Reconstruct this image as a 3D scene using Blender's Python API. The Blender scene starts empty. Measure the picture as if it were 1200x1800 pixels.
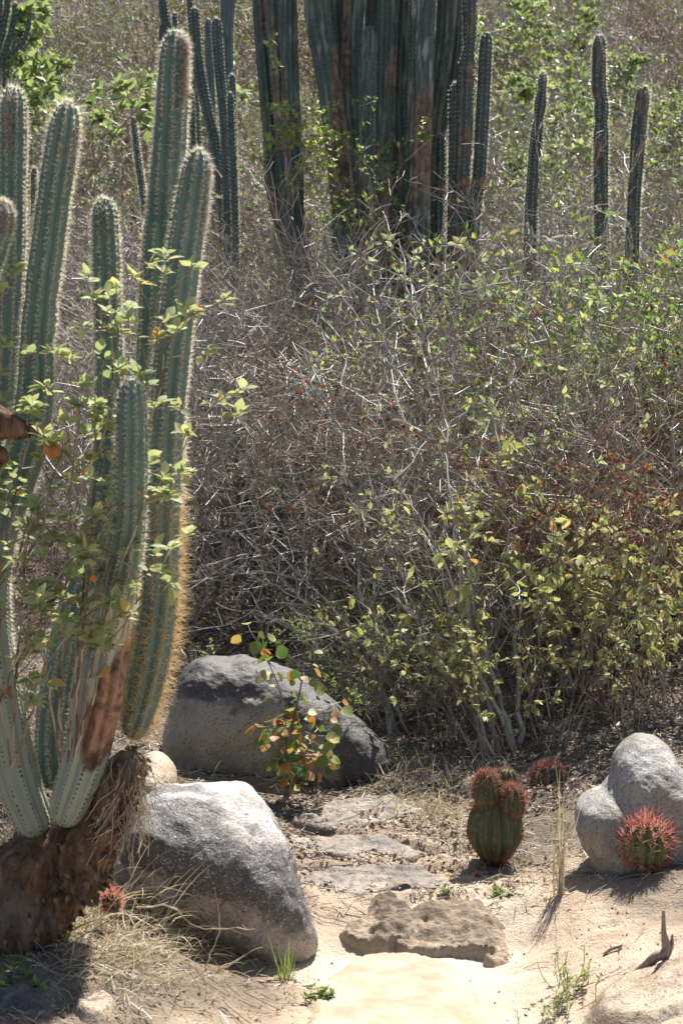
import bpy, math, random
import numpy as np
from math import radians as RAD
from mathutils import Vector

S = bpy.context.scene
COL = S.collection

# ------------------------------------------------------------------ camera
F = 3750.0                      # focal length in photo pixels (1200 x 1800)
CAMZ = 1.6
PITCH = RAD(4.9)
cam = bpy.data.cameras.new('camera')
cam.sensor_fit = 'VERTICAL'; cam.sensor_height = 36; cam.sensor_width = 24
cam.lens = F / 1800 * 36
cam.clip_start = 0.1; cam.clip_end = 1000
cam.dof.use_dof = True
cam.dof.focus_distance = 7.2
cam.dof.aperture_fstop = 12.0
camo = bpy.data.objects.new('camera', cam); COL.objects.link(camo)
camo.location = (0, 0, CAMZ); camo.rotation_euler = (math.pi / 2 - PITCH, 0, 0)
S.camera = camo

# ------------------------------------------------------------------ light
SUN_EL = RAD(57); SUN_AZ = RAD(24)       # behind the scene, a little to the right
SUN_STRENGTH = 5.0; SKY_STRENGTH = 0.06
sund = Vector((math.sin(SUN_AZ) * math.cos(SUN_EL), math.cos(SUN_AZ) * math.cos(SUN_EL), math.sin(SUN_EL)))
sl = bpy.data.lights.new('sun', 'SUN'); sl.energy = SUN_STRENGTH; sl.angle = RAD(0.5); sl.color = (1.0, 0.955, 0.89)
so = bpy.data.objects.new('sun', sl); COL.objects.link(so)
so.rotation_euler = sund.to_track_quat('Z', 'Y').to_euler()
W = bpy.data.worlds.new('World'); S.world = W; W.use_nodes = True
nt = W.node_tree; nt.nodes.clear()
wo = nt.nodes.new('ShaderNodeOutputWorld'); bg = nt.nodes.new('ShaderNodeBackground')
sky = nt.nodes.new('ShaderNodeTexSky'); sky.sky_type = 'NISHITA'; sky.sun_disc = False
sky.sun_elevation = SUN_EL; sky.sun_rotation = SUN_AZ
sky.dust_density = 1.5; sky.air_density = 1.0
bg.inputs['Strength'].default_value = SKY_STRENGTH
nt.links.new(sky.outputs[0], bg.inputs[0]); nt.links.new(bg.outputs[0], wo.inputs[0])
S.view_settings.view_transform = 'Standard'; S.view_settings.look = 'None'
S.view_settings.exposure = 1.25; S.view_settings.gamma = 1.0
S.render.engine = 'CYCLES'
S.cycles.max_bounces = 7; S.cycles.diffuse_bounces = 4; S.cycles.transmission_bounces = 4

# ------------------------------------------------------------------ numpy helpers
A = np.array
def nrm(v):
    v = np.asarray(v, float); n = np.linalg.norm(v, axis=-1, keepdims=True); n[n == 0] = 1
    return v / n
def hsh(ix, iy, iz, seed):
    h = (ix.astype(np.uint32) * np.uint32(374761393) + iy.astype(np.uint32) * np.uint32(668265263)
         + iz.astype(np.uint32) * np.uint32(2246822519) + np.uint32((seed * 3266489917) & 0xffffffff))
    h = (h ^ (h >> np.uint32(13))) * np.uint32(1274126177)
    h = h ^ (h >> np.uint32(16))
    return h.astype(np.float64) / 4294967295.0
def vnoise(p, seed=0):
    p = np.asarray(p, float); f = np.floor(p); t = p - f; t = t * t * (3 - 2 * t)
    i = f.astype(np.int64)
    r = 0
    for dx in (0, 1):
        for dy in (0, 1):
            for dz in (0, 1):
                w = (t[:, 0] if dx else 1 - t[:, 0]) * (t[:, 1] if dy else 1 - t[:, 1]) * (t[:, 2] if dz else 1 - t[:, 2])
                r = r + w * hsh(i[:, 0] + dx, i[:, 1] + dy, i[:, 2] + dz, seed)
    return r * 2 - 1
def fbm(p, octs=4, seed=0, gain=0.5, lac=2.03):
    a = 1; s = 0; tot = 0; p = np.asarray(p, float)
    for k in range(octs):
        s = s + a * vnoise(p, seed + k * 17); tot += a; a *= gain; p = p * lac + 3.7
    return s / tot
def sstep(t):
    t = np.clip(t, 0, 1); return t * t * (3 - 2 * t)

PU = A([0, math.sin(PITCH), math.cos(PITCH)]); PF = A([0, math.cos(PITCH), -math.sin(PITCH)]); PR = A([1., 0, 0])
def P(px, py, Y):
    d = PF + PR * (px - 600) / F + PU * (900 - py) / F
    return A([0, 0, CAMZ]) + d * (Y / d[1])
def pxm(Y): return F / Y          # photo pixels per metre
def X(px, Y): return (px - 600) / F * Y

# ------------------------------------------------------------------ terrain
_ys = A([-30, 0, 5.0, 5.30, 5.48, 6.5, 7.5, 9, 12, 18, 30, 60, 120, 220])
_zs = A([-.6, 0, 0, 0.0, .055, .11, .16, .30, .60, 1.40, 4.0, 12.2, 32, 66])
def hgt(x, y, fine=True):
    x = np.asarray(x, float); y = np.asarray(y, float); sh = np.broadcast(x, y).shape
    x = np.broadcast_to(x, sh).ravel(); y = np.broadcast_to(y, sh).ravel()
    yy = y + 0.10 * vnoise(np.stack([x * 3, y * 0.0, x * 0], 1), 5) * (y < 9)
    z = np.interp(yy, _ys, _zs)
    far = sstep((y - 9) / 8)
    lf = (1 - 0.75 * sstep((y - 5.7) / 1.2))
    z = z + 0.19 * sstep((-0.10 - x + 0.05 * vnoise(np.stack([y * 3, x, x * 0], 1), 8)) / 0.6) * lf * (1 - far)
    z = z + 0.15 * sstep((x - 0.36 + 0.06 * vnoise(np.stack([y * 2.5, x, x * 0], 1), 9)) / 0.62) * (1 - 0.5 * far)
    q = np.stack([x, y, x * 0], 1)
    z = z + 0.35 * far * fbm(q * 0.22, 3, 3) * np.clip((y - 9) / 20, 0, 4)
    offp = np.clip(np.maximum((x - 0.42) / 0.2, np.maximum((-0.1 - x) / 0.2, (y - 5.45) / 0.15)), 0.12, 1)
    z = z + 0.035 * fbm(q * 3.1, 3, 21) * offp
    if fine:
        near = (y < 14) & (y > 2)
        zz = np.zeros_like(z)
        if near.any():
            zz[near] = (0.013 * fbm(q[near] * 14, 3, 31) + 0.006 * fbm(q[near] * 45, 2, 32)) * offp[near]
            # eroded ledges across the upper trail
            m = sstep((y[near] - 5.45) / .2) * (1 - sstep((y[near] - 7.2) / .5)) * (1 - sstep((x[near] - .45) / .2))
            led = y[near] * 3.0 + x[near] * .5 + 1.1 * fbm(np.stack([x[near] * 2.2, y[near] * 2.2, 0 * x[near]], 1), 3, 41); sw = led % 1.0
            zz[near] += m * 0.026 * (sstep(sw / .10) - sw) + m * .012 * (1 - 2 * np.abs(fbm(q[near] * A([8, 14, 1]), 3, 43)))
        z = z + zz
    return z.reshape(sh)
def H(x, y): return float(hgt(A([x]), A([y]), False)[0])

# ------------------------------------------------------------------ materials
def mat(name): 
    m = bpy.data.materials.new(name); m.use_nodes = True; m.node_tree.nodes.clear()
    return m, m.node_tree.nodes, m.node_tree.links
def ramp(N, stops, interp='LINEAR'):
    r = N.new('ShaderNodeValToRGB'); r.color_ramp.interpolation = interp
    e = r.color_ramp.elements
    e[0].position = stops[0][0]; e[0].color = (*stops[0][1], 1)
    e[1].position = stops[-1][0]; e[1].color = (*stops[-1][1], 1)
    for p_, c in stops[1:-1]:
        k = e.new(p_); k.color = (*c, 1)
    return r
def mix(N, L, fac, a, b, mode='MIX'):
    m = N.new('ShaderNodeMix'); m.data_type = 'RGBA'; m.blend_type = mode
    for sock, v in ((m.inputs[0], fac), (m.inputs[6], a), (m.inputs[7], b)):
        if isinstance(v, (int, float)): sock.default_value = v
        elif isinstance(v, tuple): sock.default_value = (*v, 1)
        else: L.new(v, sock)
    return m.outputs[2]
def noise(N, L, scale, detail=4, rough=.55, vec=None, dist=0):
    n = N.new('ShaderNodeTexNoise'); n.inputs['Scale'].default_value = scale; n.inputs['Detail'].default_value = detail
    n.inputs['Roughness'].default_value = rough; n.inputs['Distortion'].default_value = dist
    if vec is not None: L.new(vec, n.inputs['Vector'])
    return n.outputs['Fac']
def curve(N, L, v, lo, hi):
    m = N.new('ShaderNodeMapRange'); m.inputs[1].default_value = lo; m.inputs[2].default_value = hi
    m.interpolation_type = 'SMOOTHSTEP'; L.new(v, m.inputs[0]); return m.outputs[0]
def math_(N, L, op, a, b=0.0):
    m = N.new('ShaderNodeMath'); m.operation = op
    for i, v in enumerate((a, b)):
        if isinstance(v, (int, float)): m.inputs[i].default_value = v
        else: L.new(v, m.inputs[i])
    return m.outputs[0]
def bump(N, L, h, strength, dist):
    b = N.new('ShaderNodeBump'); b.inputs['Strength'].default_value = strength; b.inputs['Distance'].default_value = dist
    L.new(h, b.inputs['Height']); return b.outputs[0]
def attr(N, name):
    a = N.new('ShaderNodeAttribute'); a.attribute_name = name; return a.outputs['Fac']
def princ(N, L, col, rough=.8, normal=None, spec=.3, translucent=None, tfac=0.4):
    b = N.new('ShaderNodeBsdfPrincipled'); o = N.new('ShaderNodeOutputMaterial')
    if isinstance(col, tuple): b.inputs['Base Color'].default_value = (*col, 1)
    else: L.new(col, b.inputs['Base Color'])
    if isinstance(rough, (int, float)): b.inputs['Roughness'].default_value = rough
    else: L.new(rough, b.inputs['Roughness'])
    b.inputs['Specular IOR Level'].default_value = spec
    if normal is not None: L.new(normal, b.inputs['Normal'])
    out = b.outputs[0]
    if translucent is not None:
        t = N.new('ShaderNodeBsdfTranslucent'); ms = N.new('ShaderNodeMixShader'); ms.inputs[0].default_value = tfac
        if isinstance(translucent, tuple): t.inputs[0].default_value = (*translucent, 1)
        else: L.new(translucent, t.inputs[0])
        L.new(out, ms.inputs[1]); L.new(t.outputs[0], ms.inputs[2]); out = ms.outputs[0]
    L.new(out, o.inputs[0])
def island(N):
    return N.new('ShaderNodeNewGeometry').outputs['Random Per Island']

def leaf_mat(name, stops, tfac=.42, rough=.55, tgain=1.25):
    m, N, L = mat(name)
    r = ramp(N, stops); L.new(island(N), r.inputs[0])
    n = noise(N, L, 60, 2)
    c = mix(N, L, math_(N, L, 'MULTIPLY', n, .18), r.outputs[0], (.13, .10, .05))
    t = mix(N, L, 1.0, r.outputs[0], (tgain, tgain, tgain * .75), 'MULTIPLY')
    princ(N, L, c, rough, spec=.35, translucent=t, tfac=tfac)
    return m
def twig_mat(name, stops, rough=.5, spec=.45):
    m, N, L = mat(name)
    r = ramp(N, stops); L.new(island(N), r.inputs[0])
    n = noise(N, L, 9, 3)
    c = mix(N, L, curve(N, L, n, .45, .75), r.outputs[0], (.30, .27, .25))
    princ(N, L, c, rough, spec=spec)
    return m

M = {}
M['leaf_croton'] = leaf_mat('pale_felted_leaf', [(0, (.24, .30, .15)), (.45, (.36, .41, .22)), (.85, (.44, .47, .26)), (.96, (.50, .45, .22)), (1, (.45, .24, .09))], .36, .7)
M['leaf_croton_warm'] = leaf_mat('yellowing_felted_leaf', [(0, (.18, .22, .08)), (.4, (.36, .38, .17)), (.8, (.50, .49, .26)), (.95, (.55, .42, .18)), (1, (.44, .22, .08))], .36, .75)
M['leaf_green'] = leaf_mat('small_green_leaf', [(0, (.06, .115, .03)), (.5, (.12, .20, .05)), (.9, (.24, .30, .09)), (1, (.38, .34, .12))], .5, .45, 1.6)
M['leaf_bright'] = leaf_mat('bright_green_leaf', [(0, (.16, .24, .06)), (.6, (.28, .36, .11)), (1, (.42, .42, .17))], .5, .45, 1.3)
M['leaf_mint'] = leaf_mat('soft_green_leaf', [(0, (.14, .20, .08)), (.6, (.26, .33, .15)), (1, (.38, .42, .22))], .45, .4, 1.15)
M['leaf_dark'] = leaf_mat('dark_green_leaf', [(0, (.02, .05, .012)), (.7, (.04, .09, .02)), (1, (.10, .18, .03))], .4, .4, 2.2)
M['leaf_rust'] = leaf_mat('dead_rust_leaf', [(0, (.09, .035, .022)), (.5, (.19, .075, .04)), (.9, (.30, .13, .07)), (1, (.38, .13, .05))], .25, .8)
M['leaf_olive'] = leaf_mat('dull_olive_leaf', [(0, (.10, .12, .045)), (.5, (.17, .19, .07)), (.85, (.26, .26, .11)), (1, (.33, .22, .08))], .4, .6)
M['leaf_autumn'] = leaf_mat('turning_leaf', [(0, (.07, .14, .03)), (.4, (.16, .22, .05)), (.62, (.36, .34, .12)), (.8, (.42, .24, .07)), (.92, (.36, .13, .05)), (1, (.44, .40, .16))], .35, .5)
M['leaf_orange'] = leaf_mat('orange_dying_leaf', [(0, (.65, .22, .07)), (1, (.72, .28, .09))], .45, .5)
M['twig_grey'] = twig_mat('grey_bare_twig', [(0, (.09, .07, .052)), (.4, (.27, .23, .185)), (.85, (.44, .395, .335)), (1, (.62, .57, .50))])
M['twig_brown'] = twig_mat('brown_twig', [(0, (.07, .048, .034)), (.6, (.20, .145, .10)), (1, (.40, .32, .25))])
M['twig_red'] = twig_mat('reddish_twig', [(0, (.09, .04, .028)), (.6, (.21, .11, .08)), (1, (.38, .27, .23))])
M['twig_pale'] = twig_mat('pale_silvery_branch', [(0, (.18, .15, .12)), (.5, (.35, .31, .26)), (1, (.54, .50, .44))])
M['straw'] = leaf_mat('dry_straw', [(0, (.26, .20, .14)), (.6, (.50, .42, .31)), (1, (.68, .61, .50))], .25, .7)
M['grass_green'] = leaf_mat('green_grass_blade', [(0, (.12, .20, .05)), (1, (.30, .36, .12))], .4, .5)
M['litter'] = leaf_mat('fallen_leaf', [(0, (.07, .045, .03)), (.3, (.18, .12, .08)), (.75, (.33, .25, .18)), (1, (.45, .37, .29))], .08, .85)
M['flake'] = leaf_mat('cork_flake', [(0, (.05, .032, .022)), (.5, (.13, .08, .052)), (.9, (.22, .14, .09)), (1, (.28, .20, .14))], .06, .9)
M['wood_dark'] = twig_mat('weathered_wood', [(0, (.14, .09, .065)), (1, (.30, .22, .17))])

def spine_mat(name, a, b, tfac=.35):
    m, N, L = mat(name)
    r = ramp(N, [(0, a), (1, b)]); L.new(island(N), r.inputs[0])
    princ(N, L, r.outputs[0], .45, spec=.4, translucent=r.outputs[0], tfac=max(tfac, .45))
    return m
M['spine_gold'] = spine_mat('golden_spine', (.66, .48, .24), (.88, .74, .48))
M['spine_pale'] = spine_mat('pale_straw_spine', (.78, .73, .56), (.94, .91, .80))
M['spine_dim'] = spine_mat('grey_spine', (.22, .20, .15), (.42, .38, .28))
M['spine_red'] = spine_mat('red_spine', (.50, .12, .08), (.85, .55, .45), .45)
M['spine_rust'] = spine_mat('rusty_red_spine', (.22, .08, .055), (.54, .32, .23), .4)
M['areole'] = spine_mat('dark_areole_felt', (.07, .04, .03), (.16, .10, .07), .1)
M['wool'] = spine_mat('white_wool', (.55, .50, .46), (.80, .76, .72), .3)
M['wool_brown'] = spine_mat('brown_wool', (.30, .22, .14), (.60, .50, .36), .2)

def cactus_mat(name, green, green2, pale, bark):
    m, N, L = mat(name)
    tc = N.new('ShaderNodeTexCoord').outputs['Object']
    n1 = noise(N, L, 5, 5, .6, tc); n2 = noise(N, L, 55, 4, .6, tc)
    c = mix(N, L, curve(N, L, n1, .35, .65), green, green2)
    c = mix(N, L, math_(N, L, 'MULTIPLY', curve(N, L, n2, .50, .74), .55), c, (.20, .22, .17))
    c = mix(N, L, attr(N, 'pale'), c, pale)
    spots = curve(N, L, noise(N, L, 24, 3, .7, tc, .6), .66, .74)
    c = mix(N, L, math_(N, L, 'MULTIPLY', spots, .6), c, bark)
    barkc = mix(N, L, curve(N, L, noise(N, L, 14, 7, .7, tc, .9), .36, .62), tuple(v * .38 for v in bark), tuple(min(1, v * 2.0) for v in bark))
    c = mix(N, L, attr(N, 'scar'), c, barkc)
    bp = bump(N, L, n2, .35, .004)
    princ(N, L, c, .55, bp, .35)
    return m
M['cactus'] = cactus_mat('blue_green_cactus_skin', (.085, .142, .122), (.128, .195, .168), (.39, .405, .315), (.16, .088, .055))
M['cactus_far'] = cactus_mat('dusty_green_cactus_skin', (.046, .076, .068), (.072, .106, .098), (.30, .32, .30), (.15, .098, .072))
M['cactus_blue'] = cactus_mat('hazy_blue_cactus_skin', (.075, .11, .12), (.10, .14, .15), (.25, .27, .24), (.16, .11, .08))
M['barrel'] = cactus_mat('olive_barrel_skin', (.050, .060, .028), (.075, .088, .038), (.2, .22, .1), (.09, .05, .03))
M['globe'] = cactus_mat('dark_green_globe_skin', (.05, .10, .035), (.08, .14, .05), (.22, .26, .12), (.12, .07, .04))

def bark_mat():
    m, N, L = mat('peeling_brown_cork')
    tc = N.new('ShaderNodeTexCoord').outputs['Object']
    mp = N.new('ShaderNodeMapping'); mp.inputs['Scale'].default_value = (1, 1, .35); mp.inputs['Rotation'].default_value = (0, .75, 0)
    L.new(tc, mp.inputs[0])
    n1 = noise(N, L, 30, 9, .72, mp.outputs[0], .6); n2 = noise(N, L, 90, 5, .6, mp.outputs[0])
    r = ramp(N, [(.28, (.03, .02, .015)), (.42, (.10, .06, .04)), (.56, (.22, .13, .08)), (.74, (.38, .27, .19))]); L.new(n1, r.inputs[0])
    c = mix(N, L, math_(N, L, 'MULTIPLY', curve(N, L, noise(N, L, 6, 4, .6, tc), .52, .7), .7), r.outputs[0], (.17, .165, .15))
    h = math_(N, L, 'ADD', n1, math_(N, L, 'MULTIPLY', n2, .4))
    princ(N, L, c, .9, bump(N, L, h, .9, .02), .2)
    return m
M['bark'] = bark_mat()

def granite(name, base, base2, dark, dark_amt, speck=(.75, .73, .72), speck_amt=.5, lichen=None, tan=None):
    """attribute 'weather' (0..1): darkened, lichen-grown crust; elsewhere the fresh tan stone"""
    m, N, L = mat(name)
    tc = N.new('ShaderNodeTexCoord').outputs['Object']
    big = noise(N, L, 6, 5, .6, tc, .3)
    c = mix(N, L, curve(N, L, big, .38, .62), base, base2)
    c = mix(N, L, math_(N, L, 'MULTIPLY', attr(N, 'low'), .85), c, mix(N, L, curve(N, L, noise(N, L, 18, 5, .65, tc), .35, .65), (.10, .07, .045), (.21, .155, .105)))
    wv = attr(N, 'weather')
    crustn = noise(N, L, 13, 6, .68, tc, .5)
    crust = math_(N, L, 'MULTIPLY', curve(N, L, math_(N, L, 'ADD', math_(N, L, 'MULTIPLY', wv, .45), crustn), .62, .86), dark_amt)
    c = mix(N, L, crust, c, dark)
    v1 = noise(N, L, 120, 3, .7, tc); v2 = noise(N, L, 190, 4, .8, tc); v3 = noise(N, L, 85, 4, .75, tc)
    c = mix(N, L, math_(N, L, 'MULTIPLY', curve(N, L, v1, .54, .64), .8), c, (.06, .053, .048))
    c = mix(N, L, math_(N, L, 'MULTIPLY', curve(N, L, v2, .53, .66), math_(N, L, 'MULTIPLY', curve(N, L, noise(N, L, 20, 4, .7, tc), .35, .65), speck_amt)), c, speck)
    c = mix(N, L, math_(N, L, 'MULTIPLY', curve(N, L, v3, .58, .70), .45), c, (.50, .46, .40))
    h = math_(N, L, 'ADD', math_(N, L, 'MULTIPLY', v3, .5), math_(N, L, 'ADD', math_(N, L, 'MULTIPLY', v1, .35), math_(N, L, 'MULTIPLY', crustn, 1.2)))
    princ(N, L, c, .62, bump(N, L, h, .75, .010), .45)
    return m
M['rock_front'] = granite('dark_crusted_granite', (.28, .235, .19), (.42, .39, .37), (.065, .058, .058), .95, (.82, .80, .82), .85)
M['rock_mid'] = granite('two_tone_granite', (.21, .185, .145), (.30, .26, .205), (.050, .044, .042), .97, (.55, .53, .51), .35)
M['rock_pale'] = granite('pale_speckled_granite', (.25, .205, .15), (.36, .345, .33), (.12, .11, .10), .6, (.60, .60, .60), .55)
M['rock_tan'] = granite('tan_eroded_rock', (.30, .22, .145), (.43, .33, .23), (.15, .105, .07), .7, (.55, .47, .38), .15)

M['rock_step'] = granite('grey_brown_trail_rock', (.17, .13, .095), (.31, .245, .18), (.08, .062, .05), .7, (.42, .36, .29), .2)
def slab_mat():
    m, N, L = mat('worn_pale_slab')
    tc = N.new('ShaderNodeTexCoord').outputs['Object']
    n = noise(N, L, 9, 6, .6, tc); n2 = noise(N, L, 160, 3, .6, tc)
    c = mix(N, L, curve(N, L, n, .35, .65), (.30, .235, .16), (.42, .345, .255))
    c = mix(N, L, math_(N, L, 'MULTIPLY', curve(N, L, n2, .56, .68), .6), c, (.26, .20, .14))
    princ(N, L, c, .8, bump(N, L, math_(N, L, 'ADD', n2, n), .5, .006), .25)
    return m
M['slab'] = slab_mat()
def ground_mat():
    m, N, L = mat('sandy_ground')
    tc = N.new('ShaderNodeTexCoord').outputs['Object']
    n = noise(N, L, 3, 8, .62, tc); g = noise(N, L, 120, 4, .7, tc); g2 = noise(N, L, 32, 5, .7, tc); g3 = noise(N, L, 330, 2, .6, tc)
    c = mix(N, L, curve(N, L, n, .38, .62), (.43, .32, .23), (.52, .415, .31))
    c = mix(N, L, math_(N, L, 'MULTIPLY', curve(N, L, g2, .48, .68), .55), c, (.33, .235, .155))
    c = mix(N, L, math_(N, L, 'MULTIPLY', curve(N, L, g, .56, .68), .6), c, (.20, .14, .095))
    c = mix(N, L, math_(N, L, 'MULTIPLY', curve(N, L, g3, .58, .66), .6), c, (.66, .58, .48))
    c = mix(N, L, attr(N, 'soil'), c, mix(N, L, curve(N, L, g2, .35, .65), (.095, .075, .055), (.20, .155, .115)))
    c = mix(N, L, attr(N, 'sand'), c, mix(N, L, curve(N, L, n, .4, .6), (.47, .38, .285), (.56, .475, .375)))
    h = math_(N, L, 'ADD', math_(N, L, 'MULTIPLY', g2, 1.6), math_(N, L, 'ADD', g, math_(N, L, 'MULTIPLY', g3, .4)))
    princ(N, L, c, .92, bump(N, L, h, .8, .010), .15)
    return m
M['ground'] = ground_mat()

# ------------------------------------------------------------------ mesh builder
class MB:
    def __init__(s): s.v = []; s.f = []; s.n = 0; s.m = []; s.att = {}
    def add(s, V, Fc, mi=0):
        """V (n,3); Fc (k,3|4) int array"""
        V = np.asarray(V, float); Fc = np.asarray(Fc, np.int64)
        s.v.append(V); s.f.append(Fc + s.n); s.m.append(np.full(len(Fc), mi)); s.n += len(V)
    def mesh(s, name, mats, smooth=False, attrs=None):
        V = np.concatenate(s.v); me = bpy.data.meshes.new(name)
        me.vertices.add(len(V)); me.vertices.foreach_set('co', V.astype(np.float32).ravel())
        loops = np.concatenate([f.ravel() for f in s.f]); tot = np.concatenate([np.full(len(f), f.shape[1]) for f in s.f])
        st = np.concatenate([[0], np.cumsum(tot)[:-1]])
        me.loops.add(len(loops)); me.loops.foreach_set('vertex_index', loops.astype(np.int32))
        me.polygons.add(len(tot)); me.polygons.foreach_set('loop_start', st.astype(np.int32))
        me.polygons.foreach_set('material_index', np.concatenate(s.m).astype(np.int32))
        me.polygons.foreach_set('use_smooth', np.full(len(tot), bool(smooth)))
        for mm in (mats if isinstance(mats, (list, tuple)) else [mats]): me.materials.append(mm)
        if attrs:
            for k, a in attrs.items():
                at = me.attributes.new(k, 'FLOAT', 'POINT'); at.data.foreach_set('value', np.asarray(a, np.float32))
        me.update(calc_edges=True); me.validate(verbose=False)
        return me
def link(name, me, parent=None, loc=None):
    o = bpy.data.objects.new(name, me); COL.objects.link(o)
    if parent is not None: o.parent = parent
    if loc is not None: o.location = tuple(loc)
    return o
def tag(o, label=None, cat=None, group=None, kind=None):
    if label: o['label'] = label
    if cat: o['category'] = cat
    if group: o['group'] = group
    if kind: o['kind'] = kind
    return o
def empty(name, loc=(0, 0, 0)):
    o = bpy.data.objects.new(name, None); o.empty_display_size = .1; COL.objects.link(o); o.location = tuple(loc); return o

def scatter(mb, T, Fc, pos, d, n, sx, sy, sz=None, mi=0):
    """stamp template T (x=side, y=along, z=normal) at pos, axes from d (along) and n (approx normal)"""
    T = np.asarray(T, float); pos = np.asarray(pos, float)
    k = len(pos)
    if k == 0: return
    d = nrm(d); x = nrm(np.cross(d, n)); z = np.cross(x, d)
    sx = np.broadcast_to(sx, (k,)); sy = np.broadcast_to(sy, (k,)); sz = sx if sz is None else np.broadcast_to(sz, (k,))
    V = (pos[:, None, :] + x[:, None, :] * (T[None, :, 0:1] * sx[:, None, None]) + d[:, None, :] * (T[None, :, 1:2] * sy[:, None, None])
         + z[:, None, :] * (T[None, :, 2:3] * sz[:, None, None]))
    Fc = np.asarray(Fc); FF = (Fc[None] + (np.arange(k) * len(T))[:, None, None]).reshape(-1, Fc.shape[1])
    mb.add(V.reshape(-1, 3), FF, mi)
SP_T = [(-.5, 0, 0), (.5, 0, 0), (0, 0, -.5), (0, 0, .5), (0, 1, 0)]; SP_F = [(0, 1, 4), (2, 3, 4)]
LF_T = [(0, 0, 0), (-.5, .42, .13), (0, 1, -.1), (.5, .42, .13), (0, .45, -.03)]; LF_F = [(0, 3, 4), (3, 2, 4), (2, 1, 4), (1, 0, 4)]
def fine_leaf(prof=(.0, .72, 1.0, .86, .48, 0), fold=.22, curl=.22, petiole=.14):
    V = [(0, 0, 0)]; n = len(prof); Fc = []
    for i in range(n):
        t = i / (n - 1); y = petiole + (1 - petiole) * t; z = -curl * t * t
        w = prof[i] * .5
        V += [(-w, y, z + fold * w), (0, y, z), (w, y, z + fold * w)]
        if i:
            a = 1 + 3 * (i - 1); b = a + 3
            Fc += [(a, a + 1, b + 1, b), (a + 1, a + 2, b + 2, b + 1)]
    return V, Fc
FL = fine_leaf(); FR = fine_leaf((.0, .8, 1.05, 1.0, .7, 0), .15, .12, .22)
def segs_mesh(mb, segs, mi=0, sides=3):
    if not len(segs): return
    s = np.asarray(segs, float); a = s[:, 0:3]; b = s[:, 3:6]; ra = s[:, 6]; rb = s[:, 7]
    d = nrm(b - a); ref = np.tile(A([.3, .8, .1]), (len(s), 1)); u = nrm(np.cross(d, ref)); w = np.cross(d, u)
    vs = []
    for k in range(sides):
        an = 2 * math.pi * k / sides; o = u * math.cos(an) + w * math.sin(an)
        vs += [a + o * ra[:, None], b + o * rb[:, None]]
    V = np.stack(vs, 1); n = 2 * sides
    Fc = A([(2 * k, 2 * ((k + 1) % sides), 2 * ((k + 1) % sides) + 1, 2 * k + 1) for k in range(sides)])
    mb.add(V.reshape(-1, 3), (Fc[None] + (np.arange(len(s)) * n)[:, None, None]).reshape(-1, 4), mi)
def spline(pts, step):
    """Catmull-Rom through rows of pts (any width), resampled so that xyz steps are about `step`"""
    p = np.asarray(pts, float); q = np.vstack([2 * p[0] - p[1], p, 2 * p[-1] - p[-2]]); out = []
    for i in range(1, len(q) - 2):
        L_ = np.linalg.norm(q[i + 1, :3] - q[i, :3]); k = max(1, int(round(L_ / step)))
        t = (np.arange(k) / k)[:, None]
        out.append(.5 * (2 * q[i] + (q[i + 1] - q[i - 1]) * t + (2 * q[i - 1] - 5 * q[i] + 4 * q[i + 1] - q[i + 2]) * t ** 2
                         + (-q[i - 1] + 3 * q[i] - 3 * q[i + 1] + q[i + 2]) * t ** 3))
    out.append(p[-1:]); return np.vstack(out)
def tube(mb, pts, radii, sides=8, rough=0, seed=0, step=None, mi=0, cap=True):
    R = spline(np.column_stack([pts, radii]), step or .03)
    c = R[:, :3]; r = np.maximum(R[:, 3], 1e-4); t = nrm(np.gradient(c, axis=0))
    ref = A([1., .13, .2]) if abs(t[0, 0]) < .8 else A([.1, .2, 1.])
    u = nrm(ref - t * (t @ ref)[:, None]); w = np.cross(t, u)
    an = np.arange(sides) * 2 * math.pi / sides
    V = c[:, None] + (u[:, None] * np.cos(an)[None, :, None] + w[:, None] * np.sin(an)[None, :, None]) * r[:, None, None]
    V = V.reshape(-1, 3)
    if rough:
        cc = np.repeat(c, sides, 0); dv = V - cc
        fq = .6 / max(r.max(), 1e-3)
        V = cc + dv * (1 + rough * (fbm(V * fq, 4, seed, .6) + .5 * (.3 - np.abs(fbm(V * fq * A([2.5, 2.5, 1.2]), 3, seed + 3)) * 1.6)))[:, None]
    n = len(c); i = np.arange(n - 1)[:, None] * sides; j = np.arange(sides)[None]; k = (j + 1) % sides
    Fc = np.stack([i + j, i + k, i + sides + k, i + sides + j], -1).reshape(-1, 4)
    mb.add(V, Fc, mi)
    if cap:
        for e in (0, n - 1):
            base = V[e * sides:(e + 1) * sides]; cv = base.mean(0, keepdims=True)
            tri = A([(a, (a + 1) % sides, sides) for a in range(sides)]); mb.add(np.vstack([base, cv]), tri, mi)
    return c, r

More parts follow.
